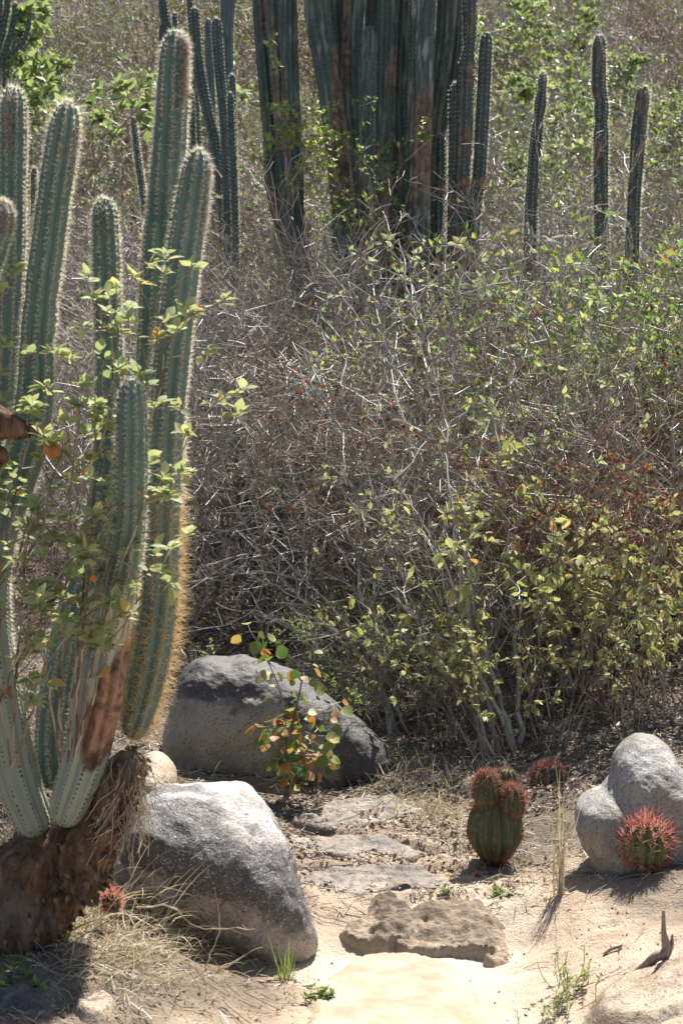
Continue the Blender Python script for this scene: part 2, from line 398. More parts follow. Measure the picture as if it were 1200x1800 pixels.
# ------------------------------------------------------------------ shrubs
def skeleton(rs, n_stems=8, height=1.2, spread=.5, lean=(0, 0), n_br=7, n_tw=6, n_sub=2, r0=.006, wig=.22, base_r=.08, br_len=.42, tw_len=.16, droop=0.0, low=.15, rmin=.0009):
    segs = []; nodes = []       # nodes: (pos, dir, level) for leaves
    rnd = rs.uniform; g = rs.gauss
    def poly(p, d, length, k, ra, rb, lvl, up):
        pts = [p]
        x, y, z = p; dx, dy, dz = d; st = length / k
        dirs = []
        for i in range(k):
            dx += g(0, wig); dy += g(0, wig); dz += g(0, wig * .7) + up
            n = math.sqrt(dx * dx + dy * dy + dz * dz) or 1; dx /= n; dy /= n; dz /= n
            nx, ny, nz = x + dx * st, y + dy * st, z + dz * st
            if nz < 0.01: nz = .01; dz = abs(dz)
            a = ra + (rb - ra) * i / k; b = ra + (rb - ra) * (i + 1) / k
            segs.append((x, y, z, nx, ny, nz, max(a, rmin), max(b, rmin)))
            x, y, z = nx, ny, nz; pts.append((x, y, z)); dirs.append((dx, dy, dz))
            if lvl >= 1: nodes.append(((x, y, z), (dx, dy, dz), lvl, i / k))
        return pts, dirs
    def side(d, amt):
        a = (g(0, 1), g(0, 1), g(0, 1)); s_ = a[0] * d[0] + a[1] * d[1] + a[2] * d[2]
        v = [a[i] - s_ * d[i] for i in range(3)]; n = math.sqrt(sum(q * q for q in v)) or 1
        v = [d[i] * (1 - amt) + v[i] / n * amt for i in range(3)]; n = math.sqrt(sum(q * q for q in v)) or 1
        return tuple(q / n for q in v)
    for s_ in range(n_stems):
        an = rnd(0, 2 * math.pi); rr = base_r * math.sqrt(rnd(0, 1)); sp = spread * rnd(.25, 1)
        d = (math.cos(an) * sp + lean[0], math.sin(an) * sp + lean[1], 1); n = math.sqrt(sum(q * q for q in d)); d = tuple(q / n for q in d)
        L_ = height * rnd(.7, 1.05) * n ** .3
        pts, dirs = poly((math.cos(an) * rr, math.sin(an) * rr, 0), d, L_, 9, r0 * rnd(.7, 1.2), r0 * .3, 0, .01 - droop * .3)
        for b in range(n_br):
            t = low + (1 - low) * ((b + rnd(0, 1)) / n_br); i = min(8, int(t * 9))
            bl = height * br_len * rnd(.5, 1.1) * (1.15 - t * .6)
            p2, d2 = poly(pts[i + 1], side(dirs[i], rnd(.4, .62)), bl, 5, r0 * .45, r0 * .16, 1, .03 - droop)
            for c_ in range(n_tw):
                j = min(4, int(rnd(.1, 1) * 5))
                p3, d3 = poly(p2[j + 1], side(d2[j], rnd(.4, .65)), height * tw_len * rnd(.4, 1.2), 3, r0 * .24, r0 * .10, 2, .02 - droop)
                for e in range(n_sub):
                    q = rs.randrange(3)
                    poly(p3[q + 1], side(d3[q], rnd(.4, .7)), height * tw_len * .5 * rnd(.4, 1.1), 2, r0 * .15, r0 * .08, 3, 0)
    return segs, nodes

def leaves_on(mb, rs, nodes, count, L0, ratio=.5, tmpl=(LF_T, LF_F), minlvl=2, upn=.8, droop=0, mi=0, lo=.6, tuft=1, zmin=0, patch=0, jit=.004):
    c = [n for n in nodes if n[2] >= minlvl and n[0][2] > zmin]
    if patch:
        ok = fbm(A([n[0] for n in c]) * patch, 2, rs.randrange(999)) > 0.0
        c = [n for n, k in zip(c, ok) if k] or c
    if not c: return
    r = np.random.RandomState(rs.randrange(10 ** 6))
    idx = r.randint(0, len(c), max(1, count // tuft)); idx = np.repeat(idx, tuft)
    p = A([c[i][0] for i in idx]); d = A([c[i][1] for i in idx])
    k = len(idx)
    d = nrm(d * .6 + r.normal(0, .6, (k, 3)) + A([0, 0, .15 - droop]))
    n = nrm(A([0, 0, upn])[None] + r.normal(0, .55, (k, 3)))
    l = L0 * r.uniform(lo, 1.15, k)
    scatter(mb, tmpl[0], tmpl[1], p + r.normal(0, jit, (k, 3)), d, n, l * ratio, l, mi=mi)

PROTO = {}
def proto(kind, seed, bmat, leafspecs, **kw):
    rs = random.Random(seed); segs, nodes = skeleton(rs, **kw)
    mb = MB(); segs_mesh(mb, segs); bm_ = mb.mesh('branches', bmat)
    lm = None
    if leafspecs:
        mb = MB(); mats = []
        for i, (m_, kk) in enumerate(leafspecs):
            leaves_on(mb, rs, nodes, mi=i, **kk); mats.append(m_)
        if mb.n: lm = mb.mesh('leaves', mats)
    PROTO.setdefault(kind, []).append((bm_, lm))
def place(kind, x, y, scale=1, rz=0, label=None, cat='shrub', name=None, group=None, var=0, z=None, tilt=0, tiltdir=0):
    bm_, lm = PROTO[kind][var % len(PROTO[kind])]
    o = empty(name or kind, (x, y, H(x, y) - .015 if z is None else z))
    o.rotation_euler = (tilt * math.cos(tiltdir), tilt * math.sin(tiltdir), rz) if tilt else (0, 0, rz)
    o.scale = (scale,) * 3
    link('branches', bm_, o)
    if lm: link('leaves', lm, o)
    tag(o, label, cat, group); return o

# prototypes (height about 1 m before scaling)
for s_ in (1, 2, 3):
    proto('dry_shrub', s_, M['twig_grey'], [(M['leaf_olive'], dict(count=60, L0=.022, minlvl=2)), (M['leaf_rust'], dict(count=90, L0=.018, minlvl=1))],
          n_stems=9, height=1.0, spread=.75, n_br=8, n_tw=7, n_sub=3, r0=.0075, br_len=.5, tw_len=.24, wig=.13, rmin=.0012)
for s_ in (11, 12):
    proto('rust_shrub', s_, M['twig_red'], [(M['leaf_rust'], dict(count=2200, L0=.020, ratio=.7, minlvl=1, patch=4))],
          n_stems=8, height=1.0, spread=.55, n_br=7, n_tw=6, n_sub=2, rmin=.0012, r0=.006, br_len=.45, tw_len=.18, wig=.22)
for s_ in (21, 22, 23):
    proto('leafy_green_shrub', s_, M['twig_grey'], [(M['leaf_green'], dict(count=1350, L0=.028, ratio=.55, minlvl=2, patch=5, zmin=.25)), (M['leaf_olive'], dict(count=420, L0=.03, minlvl=2, patch=3))],
          n_stems=8, height=1.0, spread=.6, n_br=8, n_tw=7, n_sub=2, r0=.0055, br_len=.45, tw_len=.18)
for s_ in (31, 32, 33):
    proto('felty_leaf_shrub', s_, M['twig_brown'], [(M['leaf_croton_warm'], dict(count=380, L0=.066, ratio=.46, tmpl=FL, minlvl=1, tuft=3, droop=.75, zmin=.2, lo=.5))],
          n_stems=10, height=1.0, spread=.45, n_br=5, n_tw=3, n_sub=0, r0=.006, br_len=.3, tw_len=.12, wig=.13, low=.45)
for s_ in (35, 36):
    proto('pale_leaf_shrub', s_, M['twig_grey'], [(M['leaf_croton'], dict(count=380, L0=.032, ratio=.5, tmpl=FL, minlvl=1, tuft=3, droop=.2, zmin=.4, lo=.5))],
          n_stems=9, height=1.0, spread=.5, n_br=6, n_tw=4, n_sub=1, r0=.0055, br_len=.35, tw_len=.14, wig=.15, low=.3)
for s_ in (41, 42):
    proto('fine_leaf_shrub', s_, M['twig_grey'], [(M['leaf_bright'], dict(count=2800, L0=.022, ratio=.6, minlvl=2, tuft=3, patch=5))],
          n_stems=8, height=1.0, spread=.9, n_br=9, n_tw=7, n_sub=2, r0=.005, br_len=.45, tw_len=.16)
for s_ in (51, 52):
    proto('dark_leaf_shrub', s_, M['twig_brown'], [(M['leaf_dark'], dict(count=420, L0=.055, ratio=.5, tmpl=FL, minlvl=1, tuft=2, zmin=.2)), (M['leaf_bright'], dict(count=60, L0=.05, ratio=.5, tmpl=FL, minlvl=1))],
          n_stems=7, height=1.0, spread=.6, n_br=7, n_tw=4, n_sub=1, r0=.007, br_len=.4, tw_len=.15)
for s_ in (61,):
    proto('broadleaf_shrub', s_, M['twig_brown'], [(M['leaf_mint'], dict(count=1700, L0=.070, ratio=.55, tmpl=FL, minlvl=1, tuft=5, zmin=.45, upn=1.2))],
          n_stems=8, height=1.0, spread=.8, n_br=6, n_tw=4, n_sub=0, r0=.008, br_len=.4, tw_len=.15)
for s_ in (71, 72):
    proto('scraggly_shrub', s_, M['twig_brown'], [(M['leaf_rust'], dict(count=160, L0=.02, minlvl=1)), (M['leaf_green'], dict(count=160, L0=.022, minlvl=2))],
          n_stems=9, height=1.0, spread=1.0, n_br=8, n_tw=7, n_sub=3, rmin=.0011, r0=.0055, br_len=.5, tw_len=.2, wig=.3)

# ------------------------------------------------------------------ ground
def build_ground():
    xs = np.concatenate([-np.geomspace(90, 1.4, 70), np.arange(-1.38, 1.6, .0125), np.geomspace(1.62, 90, 70)])
    ys = np.concatenate([np.linspace(-30, 4.0, 40), np.arange(4.02, 8.2, .0125), np.geomspace(8.22, 220, 330)])
    XX, YY = np.meshgrid(xs, ys); Z = hgt(XX, YY)
    V = np.column_stack([XX.ravel(), YY.ravel(), Z.ravel()]); nx = len(xs); ny = len(ys)
    i = np.arange(ny - 1)[:, None] * nx; j = np.arange(nx - 1)[None]
    Fc = np.stack([i + j, i + j + 1, i + nx + j + 1, i + nx + j], -1).reshape(-1, 4)
    mb = MB(); mb.add(V, Fc)
    x = V[:, 0]; y = V[:, 1]; q = np.stack([x, y, 0 * x], 1)
    n = fbm(q * 2.2, 4, 77)
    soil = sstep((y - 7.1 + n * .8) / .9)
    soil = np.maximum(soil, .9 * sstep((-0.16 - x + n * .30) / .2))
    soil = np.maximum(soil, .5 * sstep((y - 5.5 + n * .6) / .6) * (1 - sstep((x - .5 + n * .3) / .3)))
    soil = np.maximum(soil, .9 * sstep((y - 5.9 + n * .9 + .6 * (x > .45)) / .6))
    sand = (1 - sstep((x - .40 + n * .12) / .15)) * (1 - sstep((-.05 - x + n * .1) / .12)) * (1 - sstep((y - 5.35 + n * .2) / .3))
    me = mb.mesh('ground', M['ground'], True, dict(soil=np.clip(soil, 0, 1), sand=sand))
    tag(link('ground', me), kind='structure')
build_ground()

# ------------------------------------------------------------------ boulders from an outline and a depth
def boulder(name, outline, Y, depth, material, label, lean=0.0, amp=.02, seed=1, center=None, weather=None, ex=2.3, under=0.0, brk=None, skew=0.0, low=None, cat='boulder', smoothk=5, fine=1.0, bury=0):
    w = A([P(px, py, Y) for px, py in outline])
    c = w[:, [0, 2]].mean(0) if center is None else P(center[0], center[1], Y)[[0, 2]]
    bk = c if brk is None else P(brk[0], brk[1], Y)[[0, 2]]
    def yo(x, z):
        q = (z - bk[1]) + skew * (x - bk[0]); return .5 * ((lean - under) * q + (lean + under) * (np.sqrt(q * q + .04 ** 2) - .04))
    for it in range(6):
        w = A([P(px, py, Y + float(yo(q[0], q[2]))) for (px, py), q in zip(outline, w)])
    pts = w[:, [0, 2]]
    d = pts - c; th = np.arctan2(d[:, 1], d[:, 0]); r = np.hypot(d[:, 0], d[:, 1]); o = np.argsort(th); th = th[o]; r = r[o]
    NT = 220; NP = 120
    tt = np.linspace(-math.pi, math.pi, NT, endpoint=False)
    rr = np.interp(tt, np.concatenate([th - 2 * math.pi, th, th + 2 * math.pi]), np.concatenate([r, r, r]))
    ker = np.hanning(2 * smoothk + 3)[1:-1]; ker /= ker.sum(); rr = np.convolve(np.concatenate([rr[-30:], rr, rr[:30]]), ker, 'same')[30:-30]
    ph = np.linspace(-math.pi / 2, math.pi / 2, NP)
    cp = np.sign(np.cos(ph)) * np.abs(np.cos(ph)) ** (2 / ex); sp = np.sign(np.sin(ph)) * np.abs(np.sin(ph)) ** (2 / ex)
    Xx = c[0] + np.outer(cp, rr * np.cos(tt)); Zz = c[1] + np.outer(cp, rr * np.sin(tt)); Yy = Y + np.outer(sp, np.ones(NT)) * depth
    Yy = Yy + yo(Xx, Zz)
    V = np.column_stack([Xx.ravel(), Yy.ravel(), Zz.ravel()])
    nd = nrm(V - A([c[0], Y, c[1]]) )
    V = V + nd * (amp * fbm(V * 5, 3, seed) + amp * .35 * fbm(V * 16, 3, seed + 5) + fine * (.0030 * fbm(V * 38, 4, seed + 8) - .0035 * np.clip(fbm(V * 26, 3, seed + 11) - .25, 0, 1) + .0014 * fbm(V * 90, 2, seed + 9)))[:, None]
    i = np.arange(NP - 1)[:, None] * NT; j = np.arange(NT)[None]; k = (j + 1) % NT
    Fc = np.stack([i + j, i + k, i + NT + k, i + NT + j], -1).reshape(-1, 4)
    mb = MB(); mb.add(V, Fc)
    wv = np.zeros(len(V)) if weather is None else weather(V)
    zb = V[:, 2].min(); org = A([c[0], Y, zb])
    mb.v[0] = V - org
    me = mb.mesh(name, material, True, dict(weather=np.clip(wv, 0, 1), low=np.zeros(len(V)) if low is None else np.clip(low(V), 0, 1)))
    ob = link(name, me, None, org); tag(ob, label, cat); return ob

def wz(lo, hi, amp=.05, f=6, seed=3):
    return lambda V: sstep((V[:, 2] - lo + amp * fbm(V * f, 3, seed)) / (hi - lo))
# front boulder
def w_front(V):
    n = fbm(V * 7, 3, 4); u = V[:, 2] + .42 * (V[:, 0] + .30) + .05 * n          # height above the slanting crust line
    return sstep((u - .10 + .03 * fbm(V * 22, 3, 6)) / .14) * (1 - .9 * sstep((u - .29 + .08 * fbm(V * 12, 4, 9)) / .14))
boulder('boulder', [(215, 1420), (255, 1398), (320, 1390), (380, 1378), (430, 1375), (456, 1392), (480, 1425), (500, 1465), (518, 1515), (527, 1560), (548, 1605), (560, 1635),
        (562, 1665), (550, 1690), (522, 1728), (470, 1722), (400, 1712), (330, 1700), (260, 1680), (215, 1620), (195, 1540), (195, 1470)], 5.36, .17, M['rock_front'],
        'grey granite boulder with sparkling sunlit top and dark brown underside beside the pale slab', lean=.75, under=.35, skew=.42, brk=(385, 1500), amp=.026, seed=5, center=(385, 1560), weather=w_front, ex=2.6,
        low=lambda V: 1 - sstep((V[:, 2] + .42 * (V[:, 0] + .30) - .02 + .05 * fbm(V * 7, 3, 4) + .02 * fbm(V * 24, 3, 5)) / .12))  # browner lower stone, darkened further to paint in the overhang's shade
# mid boulder
def w_mid(V):
    b = .36 - .10 * sstep((V[:, 0] + .30) / .25) - .3 * sstep((V[:, 0] + .10) / .2)
    return sstep((V[:, 2] - b + .02 + .07 * fbm(V * 9, 4, 4)) / .14)
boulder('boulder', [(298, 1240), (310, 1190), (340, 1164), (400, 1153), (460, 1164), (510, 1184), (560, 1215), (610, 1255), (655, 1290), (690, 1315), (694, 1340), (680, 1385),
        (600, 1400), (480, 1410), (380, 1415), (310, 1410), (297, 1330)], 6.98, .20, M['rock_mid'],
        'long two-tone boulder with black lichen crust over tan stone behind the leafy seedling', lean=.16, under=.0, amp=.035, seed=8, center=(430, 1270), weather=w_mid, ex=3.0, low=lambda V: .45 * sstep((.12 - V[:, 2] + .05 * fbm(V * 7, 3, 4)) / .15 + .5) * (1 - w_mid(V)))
# right boulder
boulder('boulder', [(1008, 1440), (1012, 1415), (1030, 1402), (1060, 1388), (1076, 1365), (1078, 1330), (1092, 1305), (1120, 1292), (1150, 1294), (1175, 1312), (1195, 1345), (1225, 1385),
        (1270, 1420), (1290, 1480), (1275, 1545), (1180, 1560), (1100, 1560), (1050, 1545), (1030, 1500), (1012, 1470)], 5.74, .17, M['rock_pale'],
        'pale speckled boulder with rounded hump standing behind the red spined globe cactus', lean=.3, amp=.020, seed=12, center=(1130, 1440), weather=lambda V: .5 + .5 * fbm(V * 6, 3, 2), ex=2.7, smoothk=3)
# little pale rock behind front boulder, left
boulder('rock', [(225, 1370), (245, 1335), (275, 1325), (300, 1345), (305, 1390), (300, 1420), (240, 1420)], 6.1, .16, M['rock_tan'],
        'small pale rock wedged between the cactus trunk and the two large boulders', lean=.5, amp=.01, seed=15, cat='rock')
boulder('stone', [(497, 1440), (502, 1428), (516, 1425), (530, 1435), (532, 1448), (520, 1455), (503, 1453)], 6.75, .03, M['rock_tan'],
        'fist sized brown stone on the trail below the leafy seedling', amp=.004, seed=16, cat='stone', fine=.5)
# ledges
def flat_rock(name, cx, cy, rx, ry, top, thick, material, label, seed, amp=.012, cat='rock', ex=3.2, rot=0, dome=.0, tilt=0, fine=1, f=6, weather=None, edge=.16):
    NT = 260; NR = 90
    tt = np.linspace(0, 2 * math.pi, NT, endpoint=False); rad = np.linspace(0, 1, NR) ** .75
    ed = 1 + edge * fbm(np.stack([np.cos(tt) * 2.2, np.sin(tt) * 2.2, 0 * tt], 1), 4, seed)
    se = (np.abs(np.cos(tt)) ** ex + np.abs(np.sin(tt)) ** ex) ** (-1 / ex)
    ux = np.outer(rad, se * ed * np.cos(tt)) * rx; uy = np.outer(rad, se * ed * np.sin(tt)) * ry
    x = cx + ux * math.cos(rot) - uy * math.sin(rot); y = cy + ux * math.sin(rot) + uy * math.cos(rot)
    R = np.outer(rad, np.ones(NT))
    z = top + dome * (1 - R ** 2) - thick * sstep((R - .82) / .18) ** .8 + tilt * (y - cy)
    V = np.column_stack([x.ravel(), y.ravel(), z.ravel()])
    V[:, 2] += amp * fbm(V * f, 4, seed + 3) + fine * .002 * fbm(V * 80, 2, seed + 7)
    V[:, :2] += .006 * np.stack([vnoise(V * 25, 3), vnoise(V * 25, 4)], 1) * (R.ravel() > .8)[:, None]
    i = np.arange(NR - 1)[:, None] * NT; j = np.arange(NT)[None]; k = (j + 1) % NT
    Fc = np.stack([i + j, i + k, i + NT + k, i + NT + j], -1).reshape(-1, 4)
    org = A([cx, cy, top - thick]); mb = MB(); mb.add(V - org, Fc)
    me = mb.mesh(name, material, True, dict(weather=np.zeros(len(V)) if weather is None else weather(V)))
    return tag(link(name, me, None, org), label, cat)
def hf_rock(name, px0, px1, y0, y1, height, material, label, seed, cat='rock', ex=2.4, rough=.5, layer=0.0, front=.10, back=.55, rot=0.0, edge=.30, f=9, tilt=0.0, res=.006, soil=None):
    cy = (y0 + y1) / 2; ry = (y1 - y0) / 2; xa = X(px0, y0 * .5 + cy * .5); xb = X(px1, y0 * .5 + cy * .5); cx = (xa + xb) / 2; rx = (xb - xa) / 2
    gx = np.arange(cx - rx * 1.45, cx + rx * 1.45, res); gy = np.arange(cy - ry * 1.45, cy + ry * 1.45, res * 1.2)
    XX, YY = np.meshgrid(gx, gy); x = XX.ravel(); y = YY.ravel(); q = np.stack([x, y, 0 * x + seed], 1)
    u = ((x - cx) * math.cos(rot) + (y - cy) * math.sin(rot)) / rx; v = (-(x - cx) * math.sin(rot) + (y - cy) * math.cos(rot)) / ry
    rho = (np.abs(u) ** ex + np.abs(v) ** ex) ** (1 / ex) + edge * fbm(q * 7, 4, seed)
    w = front + (back - front) * sstep((v + .5) / 1.2)
    mk = sstep((1 - rho) / w)
    rg = fbm(q * f, 4, seed + 1); rd = 1 - 2 * np.abs(fbm(q * A([f * .8, f * 1.6, 1]), 4, seed + 2))
    hh = 1 + rough * rg + rough * .5 * rd + tilt * v
    if layer:
        L_ = (hh * 3 + .5 * fbm(q * 5, 2, seed + 4)); hh = hh * (1 - layer) + layer * (np.floor(L_) + sstep((L_ % 1 - .75) / .25)) / 3
    z = hgt(x, y) * .3 + hgt(x, y, False) * .7 + height * mk * hh - .022 * (1 - sstep((1.12 - rho) / .15)) - .004
    z = z + mk * (.0028 * fbm(q * 45, 3, seed + 5) + .0012 * fbm(q * 110, 2, seed + 6))
    Fi = np.arange(len(gy) - 1)[:, None] * len(gx); Fj = np.arange(len(gx) - 1)[None]
    Fc = np.stack([Fi + Fj, Fi + Fj + 1, Fi + len(gx) + Fj + 1, Fi + len(gx) + Fj], -1).reshape(-1, 4)
    keep = (rho < 1.25)[Fc].all(1); Fc = Fc[keep]; used = np.unique(Fc); remap = np.full(len(x), -1); remap[used] = np.arange(len(used))
    org = A([cx, cy, H(cx, cy)]); V = np.column_stack([x, y, z])[used] - org; mb = MB(); mb.add(V, remap[Fc])
    me = mb.mesh(name, material, True, dict(weather=np.clip(.5 + .6 * rg[used], 0, 1)) if soil is None else dict(soil=np.clip(soil * (1 + 1.2 * rg[used]) * sstep((1.05 - rho[used]) / .25), 0, 1)))
    return tag(link(name, me, None, org), label, cat)
hf_rock('rock_slab', 520, 900, 4.0, 5.40, .016, M['slab'], 'flat pale sunlit rock slab forming the trail step in the foreground', 31, cat='rock slab', ex=2.2, rough=.25, front=.3, back=.06, edge=.16, f=4)
hf_rock('rock_ledge', 715, 915, 5.26, 5.60, .026, M['ground'], 'rough eroded brown ledge crossing the trail behind the pale slab', 34, cat='ledge', rough=1.0, layer=.4, front=.12, back=.8, rot=-.22, f=17, tilt=.0, edge=.8, res=.004, soil=.55)
hf_rock('rock_ledge', 618, 752, 5.32, 5.70, .030, M['ground'], 'grey brown rugged end of the ledge just right of the sparkling boulder', 33, cat='ledge', rough=1.0, layer=.4, front=.10, back=.8, rot=.15, f=17, tilt=.0, edge=.7, res=.004, soil=.75)
hf_rock('rock_step', 500, 800, 5.62, 5.92, .034, M['rock_step'], 'grey brown rock step across the trail, second up from the pale slab', 41, cat='rock step', rough=.7, layer=.5, edge=.5, front=.06, back=.8, rot=.12, f=10, tilt=.4)
hf_rock('rock_step', 500, 770, 5.94, 6.24, .034, M['rock_step'], 'grey brown rock step across the trail, third up from the pale slab', 42, cat='rock step', rough=.7, layer=.5, edge=.5, front=.06, back=.8, rot=-.1, f=10, tilt=.4)
hf_rock('rock_step', 490, 750, 6.26, 6.56, .032, M['rock_step'], 'highest grey brown rock step across the trail, below the leafy seedling', 43, cat='rock step', rough=.7, layer=.5, edge=.5, front=.06, back=.8, rot=.1, f=10, tilt=.4)
hf_rock('flat_rock', 1040, 1290, 4.60, 4.93, .030, M['rock_tan'], 'flat grey rock half sunk in sand at the bottom right corner', 36, rough=.45, front=.3, back=.4, f=7)
hf_rock('flat_rock', -60, 110, 4.36, 4.60, .026, M['rock_mid'], 'speckled dark rock lying in the bottom left corner under weeds', 37, rough=.4, front=.3, back=.4, f=7)
hf_rock('flat_rock', 105, 200, 4.36, 4.52, .030, M['rock_tan'], 'tan rock peeping out of the bank at the bottom left', 38, rough=.4, front=.3, back=.4, f=7)

# ------------------------------------------------------------------ columnar cacti
def cactus_stem(parent, pts, radii, ribs=9, depth=.17, seg=.014, material=None, areole=.0115, smat2=None, fsplit=.4, nsp=6, slen=.012, srad=.00045, smat=None,
                pale=None, scar=None, tipwool=None, sname='stem', seed=1, tipr=1.25, felt=True, fsz=.006, fdark=-1, lens=None, base_close=False, res=8, constrict=()):
    """pts world Nx3 from base to tip, radii per point"""
    rs = np.random.RandomState(seed)
    R = spline(np.column_stack([pts, radii]), seg); c = R[:, :3]; r0 = R[:, 3].copy()
    s = np.concatenate([[0], np.cumsum(np.linalg.norm(np.diff(c, axis=0), axis=1))]); Ltot = s[-1]
    # rounded tip: resample finely near the end
    rt = r0[-1]; hd = rt * tipr * 1.6
    s_new = np.concatenate([s[s < Ltot - hd], Ltot - hd + hd * np.sin(np.linspace(0, math.pi / 2, 14))])
    if base_close: s_new = np.concatenate([rt * 1.2 * (1 - np.cos(np.linspace(0, math.pi / 2, 8)))[:-1], s_new[s_new > rt * 1.2]])
    c = np.stack([np.interp(s_new, s, c[:, k]) for k in range(3)], 1); r = np.interp(s_new, s, r0)
    tt = np.clip((s_new - (Ltot - hd)) / hd, 0, 1); env = np.sqrt(np.clip(1 - tt ** 2.2, 0, 1))
    if base_close: env = env * np.sqrt(np.clip(1 - (1 - np.clip(s_new / (rt * 1.2), 0, 1)) ** 2, .0, 1))
    for (cs, cw, ca) in constrict: env = env * (1 - ca * np.exp(-((s_new - cs * Ltot) / cw) ** 2))
    r = r * np.maximum(env, .02) * (1 + .03 * vnoise(np.stack([s_new * 6, 0 * s_new + seed, 0 * s_new], 1), seed))
    t = nrm(np.gradient(c, axis=0)); ref = A([1., .0, .0]); u = nrm(ref - t * (t @ ref)[:, None]); w = np.cross(t, u)
    ph0 = rs.uniform(0, 6.28); M_ = ribs * res; an = np.arange(M_) * 2 * math.pi / M_ + ph0
    twist = .25 * vnoise(np.stack([s_new * 1.2, 0 * s_new + seed * 3, 0 * s_new], 1), 2)
    prof = np.abs(np.cos(ribs * (an - ph0) / 2)) ** .9
    rib = 1 - depth * (1 - prof)
    AN = an[None] + twist[:, None]
    dirv = u[:, None] * np.cos(AN)[..., None] + w[:, None] * np.sin(AN)[..., None]
    V = (c[:, None] + dirv * (r[:, None] * rib[None])[..., None]).reshape(-1, 3)
    V = V + .0012 * np.stack([vnoise(V * 40, 1), vnoise(V * 40, 2), vnoise(V * 40, 3)], 1)
    n = len(c); i = np.arange(n - 1)[:, None] * M_; j = np.arange(M_)[None]; k = (j + 1) % M_
    Fc = np.stack([i + j, i + k, i + M_ + k, i + M_ + j], -1).reshape(-1, 4)
    mb = MB(); mb.add(V, Fc)
    S_ = np.repeat(s_new, M_)
    pa = np.zeros(len(V)) if pale is None else pale(V, S_ / Ltot)
    sc = np.zeros(len(V)) if scar is None else scar(V, S_ / Ltot)
    st = link(sname, mb.mesh(sname, material, True, dict(pale=np.clip(pa, 0, 1), scar=np.clip(sc, 0, 1))), parent)
    # areoles
    sa = np.arange(areole * .5, Ltot - .002, areole); na = len(sa)
    pos = []; nor = []; tan = []; frac = []
    for q in range(ribs):
        so_ = sa + rs.uniform(0, areole); so_ = np.clip(so_, 0, Ltot - .001)
        cc = np.stack([np.interp(so_, s_new, c[:, k]) for k in range(3)], 1); rr = np.interp(so_, s_new, r)
        tw = np.interp(so_, s_new, twist); uu = np.stack([np.interp(so_, s_new, u[:, k]) for k in range(3)], 1); ww = np.stack([np.interp(so_, s_new, w[:, k]) for k in range(3)], 1)
        a_ = ph0 + 2 * math.pi * q / ribs + tw
        dd = uu * np.cos(a_)[:, None] + ww * np.sin(a_)[:, None]
        tn = nrm(np.cross(uu, ww)); tipf = np.clip((so_ - (Ltot - hd)) / hd, 0, 1)[:, None]
        pos.append(cc + dd * rr[:, None]); nor.append(nrm(dd * (1 - tipf * .7) + tn * tipf)); tan.append(tn); frac.append(so_ / Ltot)
    pos = np.vstack(pos); nor = nrm(np.vstack(nor)); frac = np.concatenate(frac)
    keep = rs.uniform(0, 1, len(pos)) > .06
    if scar is not None: keep &= scar(pos, frac) < .5
    pos = pos[keep]; nor = nor[keep]; frac = frac[keep]
    mb = MB()
    k = len(pos) * nsp; pp = np.repeat(pos, nsp, 0); nn = np.repeat(nor, nsp, 0); fr = np.repeat(frac, nsp)
    d = nrm(nn + rs.normal(0, .62, (k, 3)) + A([0, 0, .1]))
    d = np.where(((d * nn).sum(1) < .15)[:, None], nrm(d + nn * .9), d)
    L_ = slen * rs.uniform(.5, 1.25, k) * (lens(pp, fr) if lens is not None else 1)
    mats = [smat or M['spine_pale'], M['wool_brown'], smat2 or M['spine_gold'], M['areole']]
    lo_ = (fr + rs.normal(0, .05, k) < fsplit) if smat2 is not None else np.zeros(k, bool)
    for msk, mi_ in ((~lo_, 0), (lo_, 2)):
        if msk.any(): scatter(mb, SP_T, SP_F, (pp - nn * .001)[msk], d[msk], rs.normal(0, 1, (msk.sum(), 3)), srad * 2, L_[msk], mi=mi_)
    if felt:
        for msk, mi_ in ((frac >= fdark, 1), (frac < fdark, 3)):
            scatter(mb, [(-.5, -.5, 0), (.5, -.5, 0), (.5, .5, 0), (-.5, .5, 0), (0, 0, .6)], [(0, 1, 4), (1, 2, 4), (2, 3, 4), (3, 0, 4)],
                (pos - nor * .001)[msk], nrm(np.cross(nor, rs.normal(0, 1, nor.shape)))[msk], nor[msk], fsz, fsz, mi=mi_)
    if nsp > 0: link('spines', mb.mesh('spines', mats), st)
    if tipwool:
        # tipwool: list of (fraction0, fraction1, angle toward [dx,dy], count, length, brown share)
        mb = MB()
        for (f0, f1, dv, cnt, wl, br) in tipwool:
            cnt = int(cnt * 1.8); so_ = rs.uniform(f0, f1, cnt) * Ltot
            cl = np.round(so_ / .022) * .022 + rs.normal(0, .004, cnt); cl = np.clip(cl, 0, Ltot)
            cc = np.stack([np.interp(cl, s_new, c[:, k]) for k in range(3)], 1); rr = np.interp(cl, s_new, r)
            dd = nrm(A([dv[0], dv[1], .05])[None] + rs.normal(0, .16, (cnt, 3)))
            p_ = cc + dd * rr[:, None] * .97
            for mi, msk in ((0, rs.uniform(0, 1, cnt) >= br), (1, None)):
                if mi == 1: msk = ~m0
                else: m0 = msk
                scatter(mb, SP_T, SP_F, p_[msk], nrm(dd[msk] + rs.normal(0, .7, (msk.sum(), 3)) - A([0, 0, .25])), rs.normal(0, 1, (msk.sum(), 3)), .0016, wl * rs.uniform(.4, 1.2, msk.sum()), mi=mi)
        link('wool', mb.mesh('wool', [M['wool'], M['wool_brown']]), st)
    return st

